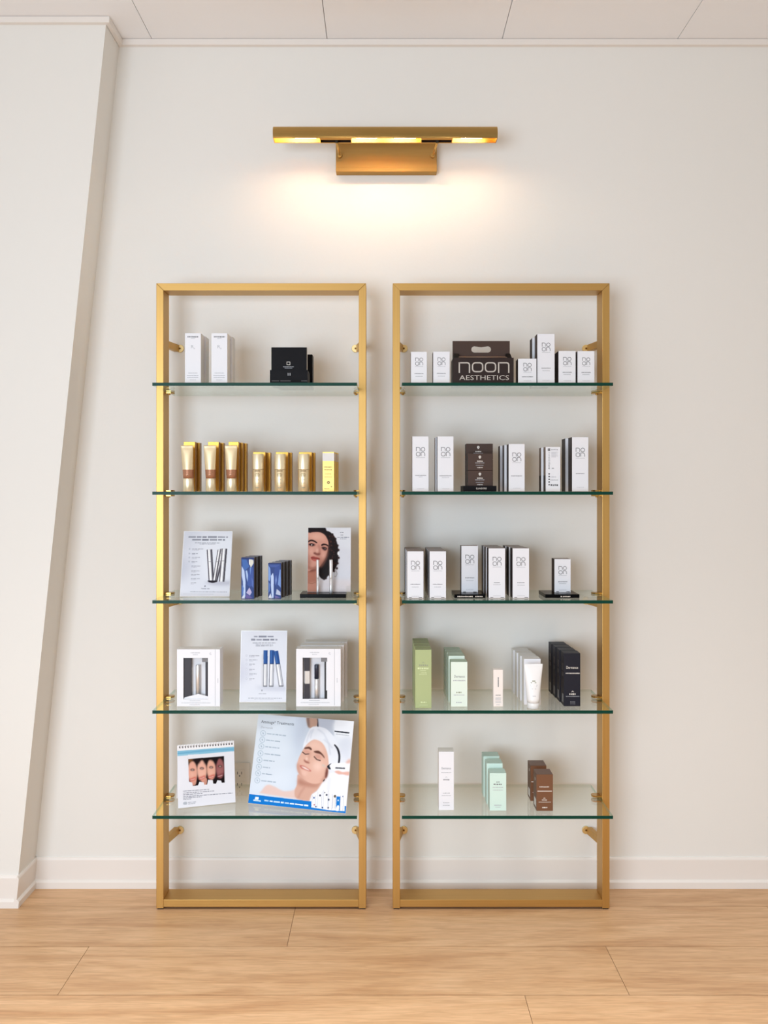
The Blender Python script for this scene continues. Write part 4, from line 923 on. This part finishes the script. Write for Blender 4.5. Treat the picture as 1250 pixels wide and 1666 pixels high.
# dark carry case
s = 1.036; k = .002/s; z0 = SH[1]; e = empty('carry_case', (wx(786.8, s), wy(s)+.045, z0)); tag(e, 'dark brown card carry case with a cut out handle and large white lettering', 'carry case')
w = 98.5*k; h = wz(582, s)-z0
b = MB(); b.box(-w/2, w/2, -.045, .045, 0, h, 'noon_dark'); f = Face(b, w, h, .09, k)
X0 = 10; 
f.leg_n(X0, 8.2, 16.5, 16.5, 2.1, 'inks', .22); f.let_o(X0+21.5, 8.2, 16.5, 14.5, 2.1, 'inks', .3); f.let_o(X0+42.5, 8.2, 16.5, 14.5, 2.1, 'inks', .3); f.leg_n(X0+64, 8.2, 16.5, 16.5, 2.1, 'inks', .22)
f.text('AESTHETICS', 50.5, 36.2, 8, 'inks', width=81)
b.build('case_body', e, .0008)
ph = wz(555, 1.018)-z0; pw = 93*.002/1.018; th = .0015     # handle panel with its slot
bm = bmesh.new()
def loop(pts): 
    vs_ = [bm.verts.new((x, 0, z)) for x, z in pts]; return [bm.edges.new((vs_[i], vs_[(i+1) % len(vs_)])) for i in range(len(vs_))]
ed = loop([(-pw/2, h*.9), (pw/2, h*.9), (pw/2, ph), (-pw/2, ph)])
hz = ph-14.5*k; hw = 16.3*k; hr = 5.2*k; sl = []
for i in range(9): a_ = -PI/2+PI*i/8; sl.append((hw-hr+hr*math.cos(a_), hz+.001+hr*math.sin(a_)))
sl.append((0, hz+hr-.0018))
for i in range(9): a_ = PI/2+PI*i/8; sl.append((-hw+hr+hr*math.cos(a_), hz+.001+hr*math.sin(a_)))
ed += loop(sl)
bmesh.ops.triangle_fill(bm, use_beauty=True, edges=ed)
me = bpy.data.meshes.new('handle_panel'); bm.to_mesh(me); bm.free(); me.materials.append(M['noon_brown'])
o = bpy.data.objects.new('handle_panel', me); C.objects.link(o); o.parent = e; o.location = (-.002, .005, .0)
so = o.modifiers.new('s', 'SOLIDIFY'); so.thickness = .002
b = MB(); zf = h+.004
b.add([(-w*.40, -.044, h+.0006), (w*.40, -.044, h+.0006), (w*.385, .0035, h+.0125), (-w*.385, .0035, h+.0125)], [(0, 1, 2, 3)], 'noon_lid'); b.build('case_lid', e)
for sx in (-1, 1):
    b = MB(); x_ = sx*w*.40; x2 = sx*w*.485
    pts = [(x_, -.02), (x2, -.02)]
    b.loft([[(x_, -.03, h+.0003), (x2, -.03, h+.0003), (x2, .003, h+.0003), (x_, .003, h+.0003)], [(x_-sx*.001, -.008, h+.0185), (x2-sx*.003, -.008, h+.0185), (x2-sx*.003, .003, h+.0185), (x_-sx*.001, .003, h+.0185)]], 'black', smooth=False); b.build('side_flap', e)
# second shelf
g = 'white cartons with dark sides on the second right shelf'
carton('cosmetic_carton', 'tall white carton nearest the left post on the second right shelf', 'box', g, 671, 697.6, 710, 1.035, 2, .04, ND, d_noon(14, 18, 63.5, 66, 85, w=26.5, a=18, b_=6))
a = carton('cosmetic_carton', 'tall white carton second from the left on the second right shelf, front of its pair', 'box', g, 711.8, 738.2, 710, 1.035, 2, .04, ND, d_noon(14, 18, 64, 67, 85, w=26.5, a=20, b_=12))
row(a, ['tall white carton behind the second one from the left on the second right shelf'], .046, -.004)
s = 1.036; k = .002/s
e = empty('display_tray', (wx(781, s), wy(s)+.045, SH[2])); tag(e, 'low black tray under the stacked dark brown boxes, second right shelf', 'display tray')
w = 54*k; hl = wz(790.3, s)-SH[2]
b = MB(); b.box(-w/2, w/2, -.045, -.043, 0, hl, 'black'); b.box(-w/2, w/2, .055, .057, 0, hl, 'black'); b.box(-w/2, w/2, -.043, .055, 0, .0015, 'black')
for sx in (-1, 1): b.box(sx*w/2-(.002 if sx > 0 else 0), sx*w/2+(.002 if sx < 0 else 0), -.043, .055, 0, hl, 'black')
b.text('ELANDORS', .005, hl*.38, hl*.3, -.0453, 'inkw', 'c', 17*k); b.build('tray', e)
def d_jar(f):
    f.ring(19.5, 5.6, 1.3, 1.6, 'inkw'); f.rect(18.6, 20.4, 7, 8.6, 'inkw'); f.greek(19.5, 12.6, 9, 1.9, 'inkw', 1); f.greek(19.5, 15.4, 15, 1.1, 'inkl', 2); f.greek(19.5, 19.4, 13, .9, 'inkl', 3); f.greek(19.5, 23, 9, 1.6, 'inkw', 4)
NB = ('noon_brown', 'noon_dark', 'noon_dark'); g = 'dark brown boxes stacked on the black tray'
zt_ = SH[2]+.0017; s = 1.032; hb = 30*.002/s-.0005; kx = .002/s
bw = 0
a = carton('cream_box', 'dark brown box at the bottom of the front stack in the black tray', 'box', g, 761.5, 801.5, 764, s, 2, .045, NB, d_jar, zbase=zt_, h=.0645)
a = carton('cream_box', 'dark brown box on top of the front stack in the black tray', 'box', g, 761.5, 801.5, 737, s, 2, .045, NB, d_jar, zbase=zt_+.0651, h=.053)
o = a
zq = wz(723.5, .995)-zt_; hb = (zq-.0008)/3
for i, lb in enumerate(['dark brown box at the bottom of the rear stack', 'middle dark brown box of the rear stack', 'topmost dark brown box of the rear stack, highest of all']):
    carton('cream_box', lb, 'box', g, 757.5, 800.5, 0, 1.005, 2, .045, NB, d_jar, zbase=zt_+i*(hb+.0004), h=hb).location.y = wy(1.032)+.05+.0225
g = 'white cartons with dark sides on the second right shelf'
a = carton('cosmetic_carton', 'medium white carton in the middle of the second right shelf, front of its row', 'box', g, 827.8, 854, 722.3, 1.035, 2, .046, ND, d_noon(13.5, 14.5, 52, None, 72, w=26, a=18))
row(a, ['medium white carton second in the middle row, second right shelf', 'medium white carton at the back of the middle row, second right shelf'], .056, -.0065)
def d_back(f):
    f.rect(3.5, 7.5, 2.5, 6.8, 'ink'); f.greek(14.8, 4.6, 11, 2.2, 'inkl', 1)
    for i in range(6): f.greek(9.5, 8.5+i*1.6, 11-(i % 2)*3, .9, 'inkl', 10+i, 'l')
    for i in range(11): f.greek(4.2, 9.5+i*2.6, 3.2, 1.5, 'inkl' if i < 7 else 'ink', 30+i, 'l')
    f.rect(10, 13.5, 34, 36, 'inkl')
    for i in range(5): f.rect(4.5, 7, 43+i*4.4, 45+i*4.4, 'inkd')
    f.greek(8, 49, 9, 1.6, 'inkl', 4, 'l'); f.greek(8, 54, 12, 1.6, 'inkl', 5, 'l'); f.greek(8, 62.2, 12.5, 2.8, 'inkd', 6, 'l')
def two_tone(x0, x1, y, s, lb):
    c = carton('cosmetic_carton', lb, 'box', g, x0, x1, y, s, 2, .04, ('paper', 'noon_top', 'paper2'), d_back); w_ = (x1-x0)*.002/s
    return c
bx = MB()
def kcart(lb, lb2):
    s = 1.035; k = .002/s; w = 24*k; h = wz(727, s)-SH[2]; d = .04
    b = MB(); b.box(-w/2, w/2, -d/2, d/2, 0, h, 'paper', 'noon_top', 'noon_top'); 
    for sx in (-1, 1):
        X = sx*(w/2+.0002); pts = [(X, -d/2, 0), (X, d/2, 0), (X, d/2, h*.36), (X, -d/2, h*.36)]; b.add(pts if sx > 0 else pts[::-1], [(0, 1, 2, 3)], 'noon_dark')
    d_back(Face(b, w, h, d, k)); o = b.build('cosmetic_carton', None, .0005); o.location = (wx(900, s), wy(s)+d/2, SH[2]); tag(o, lb, 'box', g)
    row(o, [lb2], .05, -.0055)
kcart('white carton turned back to front, dense small print facing out, second right shelf', 'carton standing behind the one turned back to front')
a = carton('cosmetic_carton', 'tall white carton at the right end of the second right shelf, front of its row', 'box', g, 931, 957.6, 711, 1.035, 2, .06, ND, d_noon(14, 18, 59.5, None, 82, w=26.5, a=14))
row(a, ['tall white carton at the back of the right end row, second right shelf'], .07, -.0075)
# third shelf
g = 'white cartons with dark sides on the third right shelf'
NT = ('paper', 'noon_top', 'noon_dark')
def cut(f0, y=74.6, w=26.5):
    def f_(f): f0(f); f.rect(3, 7.5, y, y+1, 'dark'); f.rect(w-7.5, w-2, y, y+1, 'dark')
    return f_
for x0, x1, lb in ((662.6, 689.4, 'leftmost'), (699, 726, 'second')):
    a = carton('cosmetic_carton', 'front white carton of the %s row on the third right shelf' % lb, 'box', g, x0, x1, 897, 1.035, 3, .05, NT, cut(d_noon(13.5, 16, 53.5, 58, 73, w=26.5, a=16, b_=11)))
    row(a, ['white carton %s back in the %s row on the third right shelf' % (o_, lb) for o_ in ('one', 'two', 'three')], .058, -.001 if lb == 'second' else -.001)
def platform(lb, x0, x1, s, txt):
    k = .002/s; w = (x1-x0)*k; hh = .0115; D = .125
    b = MB(); b.box(-w/2, w/2, -D/2, D/2, 0, hh, 'blackgl'); f = Face(b, w, hh, D, k)
    for a0, l_ in txt: f.greek(a0, 3.4, l_, 1.8, 'inkw', int(a0), 'l')
    o = b.build('display_platform', None, .0008); o.location = (wx((x0+x1)/2, s), wy(s)+D/2, SH[3]); tag(o, lb, 'display stand', 'black display platforms'); return o
platform('low black platform under a white carton, left of the two on the third right shelf', 739.6, 790, 1.031, ((5, 25), (34, 12)))
platform('low black platform under a short white carton, right one on the third right shelf', 887.5, 943.3, 1.031, ((25, 2.5), (29, 12)))
carton('cosmetic_carton', 'tall white carton standing on the left black platform', 'box', g, 750.8, 778, 888, 1.0125, 3, .042, ND, cut(d_noon(13.5, 15, 52, 56.5, 71, w=27), 74.6, 27), zbase=SH[3]+.0116)
a = carton('cosmetic_carton', 'front white carton of the third row, just right of the left platform', 'box', g, 795.2, 822.2, 892, 1.035, 3, .054, NT, cut(d_noon(13.5, 14.5, 56, 59.5, 77, w=27, a=10), 79.6, 27))
row(a, ['white carton in the middle of the row right of the left platform', 'white carton at the back of the row right of the left platform'], .062, -.0015)
a = carton('cosmetic_carton', 'front white carton of the rightmost row without a platform', 'box', g, 834.2, 861.2, 892, 1.035, 3, .054, NT, cut(d_noon(13.5, 15, 56, 60, 77, w=27, a=12), 79.6, 27))
row(a, ['white carton in the middle of the rightmost row, third right shelf', 'white carton at the back of the rightmost row, third right shelf'], .062, -.0035)
carton('cosmetic_carton', 'short white carton standing on the right black platform', 'box', g, 902.3, 928.8, 909.5, 1.0125, 3, .05, ND, cut(d_noon(12.5, 12, 37, 40, 50, w=26.5), 52.6, 27), zbase=SH[3]+.0116)
# fourth shelf
def d_green(f):
    f.ring(13, 22, 1.6, .7, 'inkg', PI, 2*PI); f.greek(13.5, 25.5, 14, 3, 'inkg', 1); f.greek(13, 30.5, 18, 3, 'inkp', 2); f.greek(13, 34, 10, 1.2, 'inkp', 3); f.greek(14, 37.5, 9, 1.2, 'inkp', 4); f.greek(13, 40, 13, 1, 'inkp', 5)
    f.greek(13.5, 85.6, 9, 2.4, 'inkp', 6); f.greek(13.5, 90, 13, 1, 'inkp', 7)
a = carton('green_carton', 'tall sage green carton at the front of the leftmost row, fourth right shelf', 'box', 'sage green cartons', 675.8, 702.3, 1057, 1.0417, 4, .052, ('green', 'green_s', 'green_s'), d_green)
row(a, ['sage green carton %s in the leftmost row' % w_ for w_ in ('second', 'third', 'last')], .0585, -.0006)
def d_pg(f):
    f.text('Dermance', 14.2, 25.5, 4.4, 'ink', width=17); f.greek(14, 30.2, 20, 2.4, 'inkl', 3); f.greek(13.5, 49.5, 9.5, 2.2, 'inkg', 4); f.greek(13.5, 53.8, 17, 1.4, 'inkl', 5); f.greek(13.5, 65.8, 9.5, 1.6, 'inkl', 6)
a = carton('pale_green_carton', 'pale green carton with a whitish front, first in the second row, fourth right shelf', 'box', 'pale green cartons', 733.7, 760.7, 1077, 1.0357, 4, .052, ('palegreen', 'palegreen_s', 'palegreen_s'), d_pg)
c2 = carton('pale_green_carton', 'pale green carton right behind the first of the second row', 'box', 'pale green cartons', 0, 27, 0, 1.0357, 4, .052, ('palegreen', 'palegreen_s', 'palegreen_s'), d_pg, h=a.dimensions.z+.009)
c2.location = (a.location.x-.0035, a.location.y+.057, SH[4])
for i, w_ in enumerate(('third', 'last')): dup(c2, (c2.location.x-.002*(i+1), c2.location.y+.057*(i+1), SH[4]), label='pale green carton %s in the second row, fourth right shelf' % w_)
def d_pink(f):
    for i in range(9): f.rect(7, 9, 12.5+i*1.75, 13.8+i*1.75, 'ink')
    f.greek(8, 41.5, 8.5, 1.6, 'ink', 3)
    for i in range(5): f.greek(8, 45+i*2, 9, .9, 'inkl', 4+i)
    f.greek(8, 57, 6, 1.1, 'inkl', 12)
carton('blush_carton', 'small slim blush white carton standing alone, fourth right shelf', 'box', None, 803, 818.6, 1089.6, 1.035, 4, .03, ('pink', 'pink', 'pink'), d_pink)
def d_w(f): f.greek(14, 30, 12, 1, 'inkl', 2); f.greek(14, 60, 12, 1, 'inkl', 3)
a = carton('white_carton', 'white carton right behind the white squeeze tube', 'box', 'white cartons behind the white tube', 852.8, 880, 1072, 1.0266, 4, .05, WC, d_w)
row(a, ['white carton %s in the row behind the white tube' % w_ for w_ in ('second', 'third', 'last')], .0545, -.0035)
tube('cream_tube', 'white squeeze tube standing on its cap before the white cartons', None, 854.7, 885, 1082, 1144.5, 859.4, 879.4, 1.0475, 4, 'white_pl', 'white_pl', prints=[(0, .086, .01, .003, 'inkg'), (-.001, .081, .018, .0026, 'inkg'), (0, .073, .022, .0018, 'inkl'), (0, .069, .020, .0012, 'inkl'), (0, .062, .015, .0012, 'inkl'), (0, .040, .011, .0016, 'inkl'), (0, .0225, .03, .0008, 'inkl')])
def d_navy(f):
    f.text('Dermance', 13.5, 25, 4.6, 'inkw', width=19); f.greek(14.5, 32.4, 23, 1.8, 'inkw', 3); f.path([(12.5, 63), (14.2, 61), (16, 63)], .8, 'inkw'); f.greek(14.3, 66.2, 11, 2.6, 'inkw', 4); f.greek(14.3, 70, 22, .9, 'inkl', 5); f.greek(14.3, 79, 8, 1.8, 'ink', 6); f.greek(14.3, 82, 8, 1.2, 'ink', 7)
a = carton('black_carton', 'black carton with pale lettering at the front of the rightmost row, fourth right shelf', 'box', 'black cartons on the fourth right shelf', 917.8, 944.6, 1063, 1.0327, 4, .054, ('navy', 'navy', 'navy'), d_navy)
me = a.data; h_ = a.dimensions.z; w_ = 26.8*.002/1.0327
b = MB(); b.v = [tuple(v.co) for v in me.vertices]; 
for (z0_, z1_, m_) in ((.66, .8, 'charpl'), (.55, .63, 'charpl'), (.06, .22, 'ink')):
    bb = MB(); X = -w_/2-.0004; bb.add([(X, .004, z0_*h_), (X, -.02, z0_*h_), (X, -.02, z1_*h_), (X, .004, z1_*h_)], [(0, 1, 2, 3)], m_); bb.build('side_label', a)
row(a, ['black carton %s in the rightmost row, fourth right shelf' % w2 for w2 in ('second', 'third', 'last')], .0585, -.0025)
# bottom shelf
def d_wt(f):
    f.text('Dermance', 12.4, 28.6, 3.6, 'ink', width=15.5); f.greek(12.4, 34, 16, 1.5, 'inkl', 2); f.ring(12.4, 42, 1.2, .6, 'inkl', PI, 2*PI); f.greek(12.4, 45.6, 10, 2, 'ink', 3); f.greek(12.4, 67.4, 11, 1.8, 'inkl', 4); f.greek(12.4, 71.5, 15, 1.2, 'inkl', 5); f.greek(12.4, 83, 10, 1.6, 'inkl', 6); f.greek(12.4, 87.2, 11, 1.6, 'inkl', 7)
carton('white_carton', 'tall slim white carton standing alone at the left of the bottom right shelf', 'box', None, 714, 738.8, 1223, 1.0346, 5, .049, WC, d_wt)
def d_mint(f):
    f.greek(13.4, 14.4, 5, 1.8, 'ink', 1); f.greek(13.4, 18, 14, 2.4, 'ink', 2); f.greek(13.4, 23, 17, 1.6, 'inkl', 3); f.greek(13.4, 27.4, 16, 1.2, 'inkl', 4); f.greek(13.4, 52, 11.5, 1.6, 'inkl', 5); f.greek(13.4, 55, 8, 1, 'inkl', 6)
MC = ('mint', 'mint_s', 'mint_s'); g = 'mint cartons on the bottom right shelf'
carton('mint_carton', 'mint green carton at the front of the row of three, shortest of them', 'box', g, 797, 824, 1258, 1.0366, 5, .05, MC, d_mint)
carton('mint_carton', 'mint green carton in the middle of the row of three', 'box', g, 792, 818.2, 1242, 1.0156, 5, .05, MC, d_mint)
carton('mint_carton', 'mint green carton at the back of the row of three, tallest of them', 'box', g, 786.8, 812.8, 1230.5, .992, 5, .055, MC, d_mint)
def d_br(f):
    f.greek(13, 20.2, 16, 1.6, 'inkw', 1); f.rect(1.5, 25, 26.6, 27.8, 'inkw'); f.ring(12.8, 39.4, 1.2, .8, 'inkw', PI, 2*PI); f.greek(12.8, 41.6, 8, 1.6, 'inkw', 3); f.greek(13.5, 45, 20, .9, 'inkw', 4); f.greek(13.5, 53.8, 8, 2, 'inkw', 5)
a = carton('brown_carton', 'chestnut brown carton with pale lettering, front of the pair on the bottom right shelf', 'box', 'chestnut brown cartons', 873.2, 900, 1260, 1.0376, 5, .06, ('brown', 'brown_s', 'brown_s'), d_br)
h_ = a.dimensions.z; w_ = 26.8*.002/1.0376
for z0_, z1_, m_ in ((.08, .3, 'paper2'), (.78, .86, 'inkw')):
    bb = MB(); X = -w_/2-.0004; bb.add([(X, .012 if z1_ < .5 else -.002, z0_*h_), (X, -.022 if z1_ < .5 else -.01, z0_*h_), (X, -.022 if z1_ < .5 else -.01, z1_*h_), (X, .012 if z1_ < .5 else -.002, z1_*h_)], [(0, 1, 2, 3)], m_); bb.build('side_label', a)
row(a, ['chestnut brown carton standing behind the front one on the bottom right shelf'], .094, -.004)
